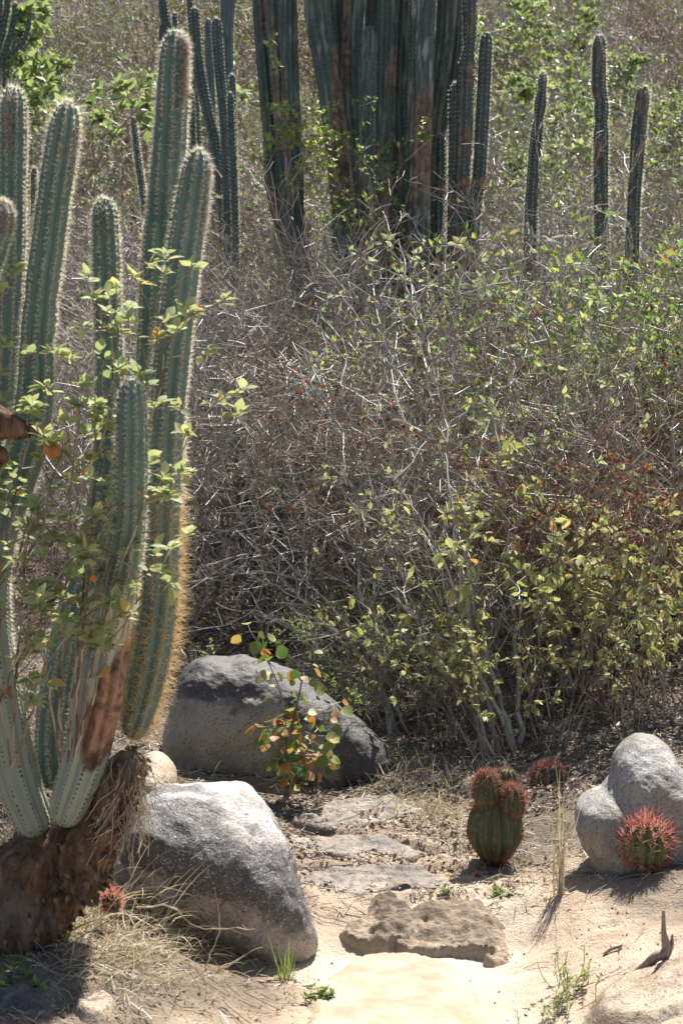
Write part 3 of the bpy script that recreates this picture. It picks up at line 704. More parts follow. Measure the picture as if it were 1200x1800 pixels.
def stem_px(parent, rows, Y, base_first=False, dY=None, **kw):
    """rows (px, py, width px) listed from the tip downward at distance Y (or with own Y as 4th)"""
    rows = [tuple(q) for q in rows][::-1]
    pts = []; rad = []
    for q in rows:
        y = q[3] if len(q) > 3 else Y
        pts.append(P(q[0], q[1], y)); rad.append(q[2] / 2 / pxm(y))
    if Y > 6:
        g = H(pts[0][0], pts[0][1])
        if pts[0][2] > g + .02: pts.insert(0, A([pts[0][0], pts[0][1], g - .05])); rad.insert(0, rad[0])
    return cactus_stem(parent, A(pts), A(rad), **kw)

root = empty('columnar_cactus', (X(130, 4.9), 4.9, H(X(130, 4.9), 4.9)))
tag(root, 'large many stemmed ribbed cactus with golden spines and corky trunk in the left foreground', 'cactus')
root.location = (0, 0, 0)
mid = M['cactus']
def lens_gold(p, f):          # longest spines low down
    return 1 + 1.9 * sstep((.62 - f) / .3)
def bounce_low(lo, hi, amt=.9):  # bounce light off the sand, painted as paler skin low on the stem
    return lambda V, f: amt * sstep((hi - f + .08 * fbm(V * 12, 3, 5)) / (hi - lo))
K = dict(material=mid, constrict=((.58, .02, .05), (.74, .018, .06), (.87, .02, .04)), ribs=10, nsp=13, slen=.0145, srad=.0005, fsz=.0052)
# leftmost, behind
stem_px(root, [(25, 152, 44), (23, 260, 48), (20, 400, 50), (16, 520, 52), (8, 680, 54), (0, 850, 56), (-10, 1050, 58), (10, 1300, 60)], 5.15, seed=2,
        tipwool=[(.90, .985, (-.1, -1), 260, .02, .45)], **K)
# tall leaning one, swings out of the frame and back to the trunk
def scar_c2(V, f): return .0 + .9 * (fbm(V * 9, 3, 66) > .44) * (f < .3)
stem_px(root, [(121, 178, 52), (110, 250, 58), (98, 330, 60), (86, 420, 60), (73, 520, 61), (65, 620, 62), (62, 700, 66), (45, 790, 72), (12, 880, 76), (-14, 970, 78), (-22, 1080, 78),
               (-6, 1200, 80), (14, 1300, 80), (38, 1390, 78), (72, 1470, 66)], 4.80, seed=3, pale=bounce_low(.36, .50, .65), scar=scar_c2, base_close=True, fdark=.42, lens=lambda p, f: 1 - .6 * (f < .4),
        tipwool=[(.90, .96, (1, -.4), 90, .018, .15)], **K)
# stubby woolly head at the left border
stem_px(root, [(4, 352, 40), (2, 390, 46), (-12, 440, 50), (-40, 520, 56), (-60, 700, 60), (-40, 900, 60)], 4.65, seed=4, tipwool=[(.90, .995, (.5, -1), 420, .014, .2), (.93, .995, (1, -.2), 200, .014, .2)], **K)
# slim one behind the leaves
stem_px(root, [(183, 346, 40), (185, 400, 46), (188, 500, 48), (191, 620, 50), (192, 740, 52), (185, 860, 54), (160, 980, 56), (120, 1110, 58), (98, 1230, 62), (92, 1330, 62), (110, 1420, 58)], 5.02, seed=5,
        tipwool=[(.94, .985, (-.1, -1), 60, .016, .5)], **K)
# tallest
stem_px(root, [(312, 52, 46), (306, 110, 52), (303, 180, 56), (297, 270, 60), (289, 370, 62), (281, 470, 64), (274, 580, 62), (268, 700, 60), (262, 820, 60), (262, 950, 62), (262, 1100, 64), (240, 1270, 60)], 5.05, seed=6,
        tipwool=[(.90, .985, (.75, -.8), 520, .026, .45), (.72, .9, (.25, -1), 90, .015, .6)], **K)
# its shorter neighbour, reaching the ground with the golden spines
stem_px(root, [(351, 262, 42), (345, 300, 50), (337, 360, 58), (328, 420, 61), (318, 500, 62), (306, 600, 64), (297, 700, 64), (290, 800, 64), (286, 900, 66), (283, 1000, 68), (276, 1090, 70), (262, 1180, 68), (245, 1250, 58), (230, 1300, 40)], 4.88, seed=7,
        lens=lens_gold, tipwool=[(.86, .98, (1, -.35), 260, .018, .12), (.8, .9, (1, -.35), 60, .014, .3)], smat2=M['spine_gold'], fsplit=.45, base_close=True, **{**K, 'nsp': 10, 'ribs': 9})
# front one with the brown scar
def scar_c5(V, f):
    s_ = P(185, 1240, 4.72); e = fbm(V * 11, 4, 44)
    u_ = (V[:, 0] - s_[0]) * pxm(4.72); v_ = -(V[:, 2] - s_[2]) * pxm(4.72)     # photo pixels right / down
    axis = -.33 * v_ + 12
    half = np.interp(v_, [-150, -110, -60, 0, 50, 90, 125], [4, 18, 28, 32, 30, 14, -8]) + 26 * e
    m = 1 - sstep((np.abs(u_ - axis) - half) / 5)
    return m * (v_ > -155) * (V[:, 1] < 4.76)
def scar_c5b(V, f): return np.clip(scar_c5(V, f), 0, 1)
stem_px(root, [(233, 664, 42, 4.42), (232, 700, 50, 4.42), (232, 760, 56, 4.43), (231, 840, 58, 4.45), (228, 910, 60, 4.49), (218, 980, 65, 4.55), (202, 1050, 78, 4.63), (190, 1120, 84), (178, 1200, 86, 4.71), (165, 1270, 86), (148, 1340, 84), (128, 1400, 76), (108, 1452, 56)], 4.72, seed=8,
        pale=bounce_low(.48, .62, .72), scar=scar_c5b, base_close=True, fdark=.52, smat=M['spine_pale'], lens=lambda p, f: 1 - .55 * sstep((.45 - f) / .2) * (p[:, 0] < P(205, 1100, 4.72)[0]), **{**K, 'nsp': 7})
# broken stub top beside it
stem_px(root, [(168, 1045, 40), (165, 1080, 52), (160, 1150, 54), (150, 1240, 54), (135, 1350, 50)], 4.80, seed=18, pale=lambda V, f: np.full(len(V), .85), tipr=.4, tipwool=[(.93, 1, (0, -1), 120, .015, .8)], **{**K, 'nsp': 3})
# trunk
mb = MB()
tube(mb, A([P(-60, 1720, 4.85), P(-20, 1640, 4.83), P(50, 1565, 4.83), P(110, 1500, 4.84), P(165, 1430, 4.86), P(205, 1370, 4.88), P(228, 1325, 4.9)]), A([190, 180, 160, 125, 100, 74, 30]) / 2 / pxm(4.83) * 1.15, 72, .42, 5, .008)
tube(mb, A([P(60, 1600, 4.9), P(80, 1520, 4.9), P(75, 1450, 4.88), P(60, 1400, 4.9)]), A([110, 110, 90, 60]) / 2 / pxm(4.9), 64, .35, 6, .008)
tube(mb, A([P(-40, 1700, 4.78), P(40, 1640, 4.76), P(120, 1580, 4.76), P(180, 1500, 4.76), P(212, 1430, 4.78)]), A([80, 80, 60, 40, 22]) / 2 / pxm(4.83), 72, .45, 7, .008)
tube(mb, A([P(130, 1560, 4.74), P(160, 1500, 4.73), P(190, 1430, 4.72), P(212, 1375, 4.72), P(228, 1345, 4.72), P(240, 1325, 4.73)]), A([80, 84, 74, 62, 50, 26]) / 2 / pxm(4.73), 90, .5, 9, .006)
trunk = link('trunk', mb.mesh('trunk', M['bark'], True), root)
# loose cork flakes over the trunk
tv_ = np.concatenate(mb.v); r = np.random.RandomState(6); kf = r.randint(0, len(tv_), 2600); pf = tv_[kf]; cf = np.array([P(110, 1540, 4.95)])[0]
nf = nrm(pf - cf + A([0, -.02, 0])); lf = r.uniform(.006, .026, len(pf)); mbf = MB()
scatter(mbf, FL[0], FL[1], pf + nf * .0005, nrm(A([.35, 0, -.6])[None] + nf * .35 + r.normal(0, .35, pf.shape)), nf + r.normal(0, .25, pf.shape), lf * .5, lf)
link('cork_flakes', mbf.mesh('cork_flakes', M['flake']), trunk)
# peeling fibres
r = np.random.RandomState(5); segs = []
for k in range(150):
    a = P(r.uniform(196, 256), r.uniform(1325, 1440), 4.69 + r.uniform(-.015, .02)); d = A([r.normal(-.1, .3), r.normal(0, .2), -1.0]); d /= np.linalg.norm(d)
    for q in range(6):
        b = a + d * r.uniform(.012, .028); segs.append((*a, *b, .0009, .0008)); a = b; d = nrm((d + r.normal(0, .22, 3) + A([-.06, 0, 0]))[None])[0]
mb = MB(); segs_mesh(mb, segs); link('peeling_fibres', mb.mesh('peeling_fibres', M['straw']), trunk)

# dead brown stub poking in at the left border
mb = MB()
tube(mb, A([P(-60, 700, 4.5), P(-25, 728, 4.5), P(10, 745, 4.5), P(45, 757, 4.5), P(62, 752, 4.5)]), A([60, 58, 50, 30, 12]) / 2 / pxm(4.5), 28, .35, 3, .006)
tube(mb, A([P(-60, 830, 4.52), P(-20, 815, 4.52), P(0, 800, 4.5), P(14, 812, 4.5)]), A([60, 50, 34, 10]) / 2 / pxm(4.5), 28, .4, 8, .006)
tag(link('dead_branch', mb.mesh('dead_branch', M['bark'], True)), 'dark brown broken dead branch poking in from the left edge', 'branch')

def clump(name, label, Y, stems, material, ribs=9, seed=50, seg=.03, nsp=4, slen=.012, rib_depth=.25, slim=.93, group=None, areole=.03, smat=None, srad=.0007, pale=None, scar=None, wool=None, res=6):
    root = empty(name, (0, 0, 0)); tag(root, label, 'cactus', group)
    for i, st in enumerate(stems):
        kw = dict(material=material, ribs=ribs, seed=seed + i, seg=seg, nsp=nsp, slen=slen, areole=areole, smat=smat or M['spine_dim'], srad=srad, felt=False, pale=pale, scar=scar, res=res, depth=rib_depth)
        if isinstance(st, dict): kw.update({k: v for k, v in st.items() if k != 'rows'}); st = st['rows']
        stem_px(root, [(q[0], q[1], q[2] * slim) + tuple(q[3:]) for q in st], Y, **kw)
    return root
def streak(V, f): return .9 * (fbm(V * A([60, 60, 9]), 3, 91) > .26)
def barky(V, f): return .85 * sstep((fbm(V * A([9, 9, 2.0]), 4, 71) - .10 + .9 * np.maximum(.60 - f, -.12)) / .2)
def barky2(V, f): return .8 * sstep((fbm(V * A([9, 9, 1.6]), 4, 72) + .08) / .25)
bigY = 12.0
def R_(*rows): return list(rows)
big = [
    R_((458, -160, 40, 12.1), (460, 0, 36, 12.1), (466, 90, 36, 12.1), (478, 220, 36, 12.1), (500, 400, 36, 12.1), (656, 800, 40, 12.1)),
    R_((482, -260, 46), (487, 0, 46), (495, 120, 44), (503, 240, 40), (516, 380, 40), (535, 520, 42), (664.25, 850, 46)),
    R_((503, -120, 34, 11.9), (506, 0, 34, 11.9), (510, 150, 34, 11.9), (518, 300, 34, 11.9), (535, 480, 34, 11.9), (664.25, 800, 36, 11.9)),
    R_((530, -330, 48, 11.8), (556, 0, 50, 11.8), (572, 110, 48, 11.8), (588, 220, 46, 11.8), (600, 340, 44, 11.8), (615, 500, 46, 11.8), (700, 850, 50, 11.8)),
    R_((585, -400, 40, 12.2), (594, 0, 42, 12.2), (604, 150, 40, 12.2), (615, 350, 38, 12.2), (700, 800, 40, 12.2)),
    dict(rows=R_((628, -360, 40, 12.0), (622, 0, 40, 12.0), (617, 120, 38, 12.0), (622, 240, 36, 12.0), (632, 400, 36, 12.0), (705.5, 850, 40, 12.0)), scar=barky2),
    R_((650, 45, 26, 11.6), (648, 80, 30, 11.6), (645, 200, 32, 11.6), (645, 330, 32, 11.6), (652, 500, 36, 11.6), (713.75, 880, 40, 11.6)),
    R_((690, -420, 40, 11.9), (681, 0, 40, 11.9), (677, 160, 38, 11.9), (673, 320, 36, 11.9), (680, 500, 38, 11.9), (727.5, 860, 42, 11.9)),
    dict(rows=R_((655, -300, 34, 12.3), (657, 0, 36, 12.3), (655, 200, 36, 12.3), (655, 500, 36, 12.3), (716.5, 860, 40, 12.3)), scar=barky2),
    dict(rows=R_((716, -300, 36, 12.1), (710, 0, 36, 12.1), (704, 150, 34, 12.1), (702, 300, 34, 12.1), (704, 480, 34, 12.1), (733, 860, 38, 12.1)), scar=barky2),
    dict(rows=R_((752, -420, 48, 11.8), (743, 0, 48, 11.8), (740, 150, 46, 11.8), (736, 300, 44, 11.8), (736, 480, 44, 11.8), (746.75, 860, 48, 11.8)), pale=streak),
    dict(rows=R_((800, -260, 36, 12.1), (786, 0, 38, 12.1), (778, 90, 36, 12.1), (764, 180, 34, 12.1), (754, 280, 34, 12.1), (742, 500, 36, 12.1), (744, 860, 40, 12.1)), scar=barky2),
    R_((818, -220, 26, 12.2), (806, 0, 26, 12.2), (800, 100, 26, 12.2), (784, 190, 26, 12.2), (764, 250, 26, 12.2), (750, 300, 24, 12.2), (738, 420, 24, 12.2)),
]
tall = clump('columnar_cactus', 'huge dark cluster of tall ribbed columns above the thicket, cut by the top edge', bigY, big, M['cactus_far'], ribs=9, seed=60, seg=.035, nsp=4, slen=.014,
      areole=.026, scar=barky, pale=lambda V, f: .5 * streak(V, f), res=6)
clump('columnar_cactus', 'dark four stemmed ribbed cactus touching the right side of the huge cluster', 11.9, [
    dict(rows=R_((826, -200, 28), (826, 0, 28), (825, 70, 26), (822, 105, 27), (818, 130, 33), (814, 240, 34), (808, 380, 34), (800, 800, 36)), constrict=((.748, .04, .22),)),
    R_((855, 56, 22), (853, 90, 26), (848, 190, 27), (842, 300, 26), (830, 420, 28), (815, 800, 32)),
    R_((800, 145, 18), (799, 180, 22), (799, 270, 23), (798, 380, 26), (795, 800, 30)),
    R_((773, 235, 24, 12.1), (771, 300, 28, 12.1), (767, 400, 30, 12.1), (770, 800, 32, 12.1)),
    ], M['cactus_far'], ribs=8, seed=90, seg=.03, nsp=6, slen=.017, smat=M['spine_pale'], areole=.024, scar=lambda V, f: sstep((fbm(V * 5, 3, 7) + .6 * (.5 - f)) / .2))
def single(rows, Y, label, seed, **kw):
    k = dict(ribs=8, seed=seed, seg=.03, nsp=9, slen=.026, scar=lambda V, f: .8 * (fbm(V * A([12, 12, 5]), 4, seed) > .34), areole=.024, smat=M['spine_pale'], srad=.0008); k.update(kw)
    return clump('columnar_cactus', label, Y, [rows] if not isinstance(rows, dict) else [rows], kw.pop('material', M['cactus_far']), **{q: v for q, v in k.items() if q != 'material'})
single(dict(rows=R_((954, 126, 15), (953, 140, 18), (952, 160, 15), (950, 175, 22), (944, 230, 24), (938, 290, 24), (932, 420, 26)), constrict=((.855, .05, .3),), tipwool=[(.95, 1, (0, -1), 40, .03, 0)]), 15.5,
       'short cactus column with pinched tip, leftmost of the three lone columns on the right', 101)
single(dict(rows=R_((1053, 60, 24), (1052, 90, 26), (1052, 160, 27), (1056, 175, 24), (1056, 200, 29), (1055, 300, 29), (1056, 400, 28), (1060, 600, 30)), constrict=((.765, .04, .2),), tipwool=[(.9, .99, (0, -1), 140, .04, .2)]), 14.8,
       'tall upright lone cactus column with white fuzzy tip, tallest of the three on the right', 102)
single(dict(rows=R_((1133, 150, 24), (1128, 180, 28), (1122, 230, 29), (1117, 300, 27), (1113, 360, 26), (1108, 520, 28)), tipwool=[(.85, .99, (.6, -1), 260, .035, .1)]), 15.0,
       'leaning lone cactus column with white woolly head, rightmost of the three on the right', 103)
clump('columnar_cactus', 'slender blue green cactus clump with stiff stems just right of the foreground cactus tip', 18.0, [
    R_((342, 12, 18), (344, 60, 20), (352, 130, 20), (366, 200, 20), (380, 260, 20), (395, 420, 20)),
    R_((380, 30, 17, 17.5), (382, 70, 20, 17.5), (388, 150, 19, 17.5), (396, 230, 19, 17.5), (402, 420, 20, 17.5)),
    dict(rows=R_((366, 32, 14, 20), (368, 90, 17, 20), (372, 180, 16, 20), (378, 400, 18, 20)), material=M['cactus_blue']),
    dict(rows=R_((398, -60, 16, 21), (396, 30, 20, 21), (392, 100, 18, 21), (398, 220, 18, 21), (400, 380, 20, 21)), material=M['cactus_blue']),
    dict(rows=R_((412, -80, 16, 21), (406, 0, 18, 21), (402, 60, 18, 21), (403, 180, 18, 21), (404, 380, 20, 21)), material=M['cactus_blue']),
    R_((334, 155, 14, 16.5), (336, 190, 15, 16.5), (338, 250, 15, 16.5), (342, 400, 16, 16.5)),
    ], M['cactus_far'], ribs=8, seed=120, smat=M['spine_pale'], srad=.0009, slen=.018)
clump('columnar_cactus', 'cactus stems crossing behind the tip of the tallest foreground column', 19.0, [
    R_((284, -30, 16), (288, 20, 17), (296, 60, 17), (310, 140, 17), (325, 300, 18)),
    R_((285, 42, 13), (286, 70, 14), (290, 140, 14), (300, 300, 15)),
    R_((307, 22, 9), (309, 60, 10), (314, 140, 10), (325, 300, 12)),
    R_((330, -60, 10), (334, 10, 11), (338, 80, 11), (350, 300, 13)),
    ], M['cactus_far'], ribs=8, seed=140, smat=M['spine_pale'], srad=.0009, slen=.018)
clump('columnar_cactus', 'pair of short stiff cactus stems with pale tips left of the huge cluster', 16.0, [
    R_((408, 130, 12), (409, 160, 13), (410, 230, 13), (414, 400, 14)),
    R_((405, 162, 12, 15.8), (406, 190, 13, 15.8), (408, 250, 14, 15.8), (414, 400, 14, 15.8)),
    ], M['cactus_far'], ribs=8, seed=150, smat=M['spine_pale'], srad=.0009, slen=.018)
single(R_((235, 205, 11), (238, 240, 12), (244, 290, 13), (251, 340, 13), (262, 460, 14)), 17.0, 'thin dark solitary cactus column leaning in the scrub left of the tallest foreground column', 161)
single(R_((257, 8, 6), (257, 40, 7), (256, 90, 7), (256, 160, 8)), 42.0, 'tiny far cactus pole high on the hillside near the top edge', 162, seg=.08, areole=.08, srad=.002, slen=.05)
single(R_((61, 294, 11), (60, 320, 12), (60, 400, 13), (58, 470, 13)), 17.0, 'small dark cactus column seen between the two left foreground stems', 163)
single(R_((241, 78, 5), (240, 100, 6), (240, 150, 6)), 38.0, 'tiny pale cactus stub on the far slope above the thin solitary column', 164, seg=.08, areole=.08, srad=.002, slen=.05, material=M['cactus_blue'])
clump('columnar_cactus', 'spreading candelabra cactus with curved arms high on the slope at the top left corner', 22.0, [
    R_((12, -60, 11), (14, 0, 12), (8, 40, 12), (-4, 90, 12), (-30, 170, 14)),
    R_((27, 4, 10), (25, 35, 11), (16, 70, 11), (2, 105, 11), (-30, 170, 14)),
    R_((53, 24, 8), (50, 50, 9), (40, 76, 9), (20, 95, 9), (-4, 112, 10), (-30, 175, 13)),
    R_((2, -40, 10), (0, 20, 11), (-8, 60, 11), (-30, 150, 13)),
    R_((28, 57, 5), (27, 72, 6), (20, 95, 6), (8, 108, 7)),
    ], M['cactus_far'], ribs=8, seed=170, seg=.05, areole=.05, smat=M['spine_pale'], srad=.0012, slen=.025)
clump('columnar_cactus', 'short dark cactus stems deep in the thicket shade right of the foreground cactus', 8.7, [
    R_((490, 842, 18), (489, 870, 24), (487, 950, 26), (480, 1050, 28), (476, 1180, 28)),
    R_((512, 862, 20, 8.6), (511, 900, 26, 8.6), (508, 980, 28, 8.6), (504, 1070, 30, 8.6), (500, 1180, 30, 8.6)),
    R_((438, 900, 22, 8.8), (440, 950, 26, 8.8), (440, 1040, 28, 8.8), (440, 1180, 28, 8.8)),
    R_((405, 740, 18, 9.2), (418, 790, 24, 9.2), (428, 860, 26, 9.2), (430, 1000, 26, 9.2), (432, 1150, 28, 9.2)),
    R_((470, 980, 18, 8.5), (468, 1010, 22, 8.5), (466, 1080, 24, 8.5), (466, 1180, 24, 8.5)),
    ], M['cactus_far'], ribs=8, seed=180, seg=.025, slen=.012)
single(R_((672, 640, 26), (680, 700, 30), (700, 800, 32), (712, 900, 32), (716, 1000, 34)), 10.6, 'dark leaning cactus stem low in the tangle beneath the huge cluster', 190)

# ------------------------------------------------------------------ barrel and globe cacti
def globe(parent, name, c, rx, rz, ribs, material, smat, slen, srad, nsp, areole, seed=1, depth=.2, top_only=0.0, squash=1.0, cap=None, ry=None, taper=0.0):
    """ribbed body: c = base centre, rx radius, rz full height"""
    rs = np.random.RandomState(seed); nph = 46; M_ = ribs * 8
    ph = np.linspace(-.42 * math.pi, math.pi / 2, nph); an = np.arange(M_) * 2 * math.pi / M_
    zz = (np.sin(ph) - np.sin(ph[0])) / (1 - np.sin(ph[0])) * rz; rr = rx * np.cos(ph) ** .72; rr = rr * (1 - taper * (1 - np.clip(zz / rz / .45, 0, 1)) ** 1.3)
    zz = zz - .10 * rz * np.exp(-((ph - math.pi / 2) / .22) ** 2)
    rib = 1 - depth * (1 - np.abs(np.cos(ribs * an / 2)) ** .8)
    Rr = rr[:, None] * rib[None]
    V = np.stack([Rr * np.cos(an), Rr * np.sin(an), np.repeat(zz[:, None], M_, 1)], -1).reshape(-1, 3) + c
    V = V + .0015 * np.stack([vnoise(V * 50, 1), vnoise(V * 50, 2), vnoise(V * 50, 3)], 1)
    n = nph; i = np.arange(n - 1)[:, None] * M_; j = np.arange(M_)[None]; k = (j + 1) % M_
    Fc = np.stack([i + j, i + k, i + M_ + k, i + M_ + j], -1).reshape(-1, 4)
    mb = MB(); mb.add(V, Fc)
    lowc = sstep((.45 - np.repeat(zz, M_) / rz + .25 * fbm(V * 22, 3, 5)) / .35)
    b = link(name, mb.mesh(name, material, True, dict(pale=np.zeros(len(V)), scar=lowc * (.9 if top_only < 2 else 0))), parent)
    pos = []; nor = []
    for q in range(ribs):
        a_ = 2 * math.pi * q / ribs; m = max(3, int(rz * 1.5 / areole)); p_ = np.linspace(-.3 * math.pi, .49 * math.pi, m) + rs.uniform(-.02, .02, m)
        z_ = (np.sin(p_) - np.sin(ph[0])) / (1 - np.sin(ph[0])) * rz; r_ = rx * np.cos(p_) ** .72 * (1 - taper * (1 - np.clip(z_ / rz / .45, 0, 1)) ** 1.3)
        pos.append(np.stack([r_ * math.cos(a_), r_ * math.sin(a_), z_], 1) + c); nor.append(np.stack([np.cos(p_) * math.cos(a_), np.cos(p_) * math.sin(a_), np.sin(p_) + .12], 1))
    pos = np.vstack(pos); nor = nrm(np.vstack(nor)); f = (pos[:, 2] - c[2]) / rz
    keep = rs.uniform(0, 1, len(pos)) < np.clip(.25 + (f - top_only) * 1.6, .0, 1)
    pos = pos[keep]; nor = nor[keep]; f = f[keep]
    kk = len(pos) * nsp; pp = np.repeat(pos, nsp, 0); nn = np.repeat(nor, nsp, 0); ff = np.repeat(f, nsp)
    d = nrm(nn * .9 + rs.normal(0, .5, (kk, 3)))
    mb = MB(); scatter(mb, SP_T, SP_F, pp - nn * .001, d, rs.normal(0, 1, (kk, 3)), srad * 2, slen * rs.uniform(.5, 1.2, kk) * (.65 + .5 * ff))
    link('spines', mb.mesh('spines', smat), b)
    return b
Yg = 5.58; s_g = pxm(Yg); g0 = P(1135, 1524, Yg)
rt = empty('globe_cactus', (0, 0, 0)); tag(rt, 'squat green globe cactus covered in bright red spines before the pale boulder', 'cactus')
globe(rt, 'body', g0, 44 / s_g, 84 / s_g, 13, M['globe'], M['spine_red'], .040, .0010, 8, .012, seed=3, depth=.26, top_only=-.1)
Yb = 5.96; s_b = pxm(Yb); b0 = P(869, 1524, Yb)
rt = empty('barrel_cactus', (0, 0, 0)); tag(rt, 'olive green barrel cactus with three red spined heads growing on its top', 'cactus')
globe(rt, 'body', b0, 51 / s_b, 128 / s_b, 12, M['barrel'], M['spine_rust'], .014, .0007, 7, .014, seed=5, depth=.2, top_only=-.5, taper=.5)
def bh(px, py, w, h, sm, sl, seed, dy=0, rb=11, nsp=9, m=M['barrel']):
    c = P(px, py, Yb + dy); return globe(rt, 'head', c, w / 2 / s_b, h / s_b, rb, m, sm, sl, .0008, nsp, .009, seed=seed, depth=.18)
bh(855, 1428, 50, 72, M['spine_rust'], .019, 7, -.02)
bh(888, 1412, 48, 64, M['spine_rust'], .007, 8, .03)
bh(899, 1438, 48, 56, M['spine_rust'], .022, 9, -.03)
Ys = 5.85; rt = empty('globe_cactus', (0, 0, 0)); tag(rt, 'tiny young red topped globe cactus at the foot of the barrel cactus', 'cactus')
globe(rt, 'body', P(839, 1566, Ys), 17 / pxm(Ys), 30 / pxm(Ys), 9, M['barrel'], M['spine_red'], .012, .0007, 7, .01, seed=11)
Ys = 6.6; rt = empty('globe_cactus', (0, 0, 0)); tag(rt, 'red spined globe cactus half hidden behind stems right of the barrel cactus', 'cactus')
globe(rt, 'body', P(962, 1415, Ys), 34 / pxm(Ys), 74 / pxm(Ys), 11, M['barrel'], M['spine_red'], .022, .0009, 8, .011, seed=12)
Ys = 4.95; rt = empty('globe_cactus', (0, 0, 0)); tag(rt, 'small red spined cactus tucked under the corky trunk beside dry grass', 'cactus')
globe(rt, 'body', P(197, 1602, Ys), 17 / pxm(Ys), 34 / pxm(Ys), 11, M['barrel'], M['spine_red'], .020, .0009, 8, .010, seed=13)

# ------------------------------------------------------------------ foreground leafy shrub around the left cactus
def fg_shrub(name, label, seed, stems, leafm, L0, count_per, extra=None, bm=M['twig_brown']):
    """stems: lists of (px,py,Y) polylines from ground to tip; tufts of leaves at side shoots"""
    rs = random.Random(seed); r = np.random.RandomState(seed); segs = []; tips = []
    for st in stems:
        pts = A([P(*q) for q in st]); Rr = spline(pts, .035); n = len(Rr)
        Rr[1:-1] += r.normal(0, .003, (n - 2, 3)); rad = np.linspace(.0034, .0014, n)
        for i in range(n - 1): segs.append((*Rr[i], *Rr[i + 1], rad[i], rad[i + 1]))
        tips.append((Rr[-1], nrm((Rr[-1] - Rr[-2])[None])[0]))
        for i in range(int(n * .3), n - 1):
            if r.uniform() < .80:
                d = nrm(((Rr[i + 1] - Rr[i]) * 18 + r.normal(0, .75, 3))[None])[0]; p_ = Rr[i]; m = r.randint(2, 5)
                for q in range(m):
                    b = p_ + d * r.uniform(.018, .04); segs.append((*p_, *b, .0014, .0011)); p_ = b; d = nrm((d + r.normal(0, .22, 3) + A([0, 0, .12]))[None])[0]
                tips.append((p_, d))
    mb = MB(); segs_mesh(mb, segs, 0, 4); rt = empty(name, (0, 0, 0)); tag(rt, label, 'shrub'); link('branches', mb.mesh('branches', bm), rt)
    mb = MB(); pos = []; ds = []; ns = []
    for p_, d in tips:
        for k in range(r.randint(*count_per)):
            pos.append(p_ - d * r.uniform(0, .02)); v = r.normal(0, .75, 3); v[2] = r.uniform(-.35, .55); ds.append(nrm((d * .35 + v)[None])[0]); ns.append(nrm((A([0, 0, 1.0]) + r.normal(0, .35, 3))[None])[0])
    k = len(pos); l = L0 * r.uniform(.45, 1.15, k)
    scatter(mb, FL[0], FL[1], A(pos), A(ds), A(ns), l * .52, l)
    lv = link('leaves', mb.mesh('leaves', leafm, True), rt)
    if extra:
        for (px, py, Y, l, ml) in extra:
            mb = MB(); scatter(mb, FL[0], FL[1], A([P(px, py, Y)]), A([[.15, 0, -1]]), A([[.2, -1, .2]]), [l * .75], [l])
            o = link('dying_leaf', mb.mesh('dying_leaf', ml, True), rt); o['label'] = 'single orange dying leaf'
    return rt
Yf = 4.5
fg_shrub('felty_leaf_shrub', 'pale green felty leaved shrub growing up in front of the left foreground cactus stems', 3, [
    [(120, 1330, 4.6), (135, 1150, 4.58), (160, 950, 4.55), (180, 780, 4.52), (200, 620, 4.5), (205, 500, 4.5)],
    [(130, 1340, 4.6), (170, 1120, 4.55), (215, 900, 4.5), (262, 740, 4.48), (300, 600, 4.46), (330, 540, 4.46)],
    [(130, 1340, 4.6), (185, 1080, 4.5), (240, 920, 4.45), (300, 820, 4.42), (360, 730, 4.4), (395, 700, 4.4)],
    [(110, 1340, 4.6), (110, 1150, 4.56), (118, 980, 4.53), (130, 820, 4.5), (140, 680, 4.5), (120, 620, 4.5)],
    [(110, 1340, 4.6), (80, 1180, 4.56), (70, 1020, 4.52), (85, 880, 4.5), (110, 770, 4.48)],
    [(120, 1340, 4.6), (150, 1100, 4.5), (165, 960, 4.46), (205, 890, 4.44), (250, 870, 4.44)],
    [(130, 1340, 4.6), (190, 1150, 4.5), (240, 1060, 4.48), (275, 1010, 4.46), (300, 960, 4.44)],
    [(130, 1340, 4.6), (150, 1000, 4.58), (175, 700, 4.55), (180, 560, 4.55), (165, 520, 4.5)],
    [(210, 900, 4.5), (250, 680, 4.5), (275, 560, 4.5), (285, 500, 4.5), (290, 475, 4.5)],
    ], M['leaf_croton'], .040, (6, 13), extra=[(88, 768, 4.48, .05, M['leaf_orange']), (163, 1008, 4.46, .02, M['leaf_orange'])])
fg_shrub('felty_leaf_shrub', 'pale leafy shrub at the left edge climbing beside the leftmost cactus stem', 4, [
    [(20, 1350, 4.62), (-5, 1150, 4.6), (10, 950, 4.56), (40, 820, 4.54), (55, 720, 4.52)],
    [(20, 1350, 4.62), (30, 1150, 4.56), (45, 1000, 4.52), (50, 930, 4.5), (60, 890, 4.5)],
    [(-30, 1300, 4.6), (-10, 900, 4.6), (0, 640, 4.6), (10, 520, 4.6), (30, 470, 4.6)],
    [(-30, 1300, 4.6), (20, 1180, 4.5), (70, 1070, 4.48), (115, 1000, 4.46), (150, 950, 4.44)],
    [(30, 1350, 4.6), (70, 1200, 4.52), (110, 1120, 4.5), (160, 1080, 4.48), (190, 1060, 4.46)],
    ], M['leaf_croton'], .042, (6, 12))
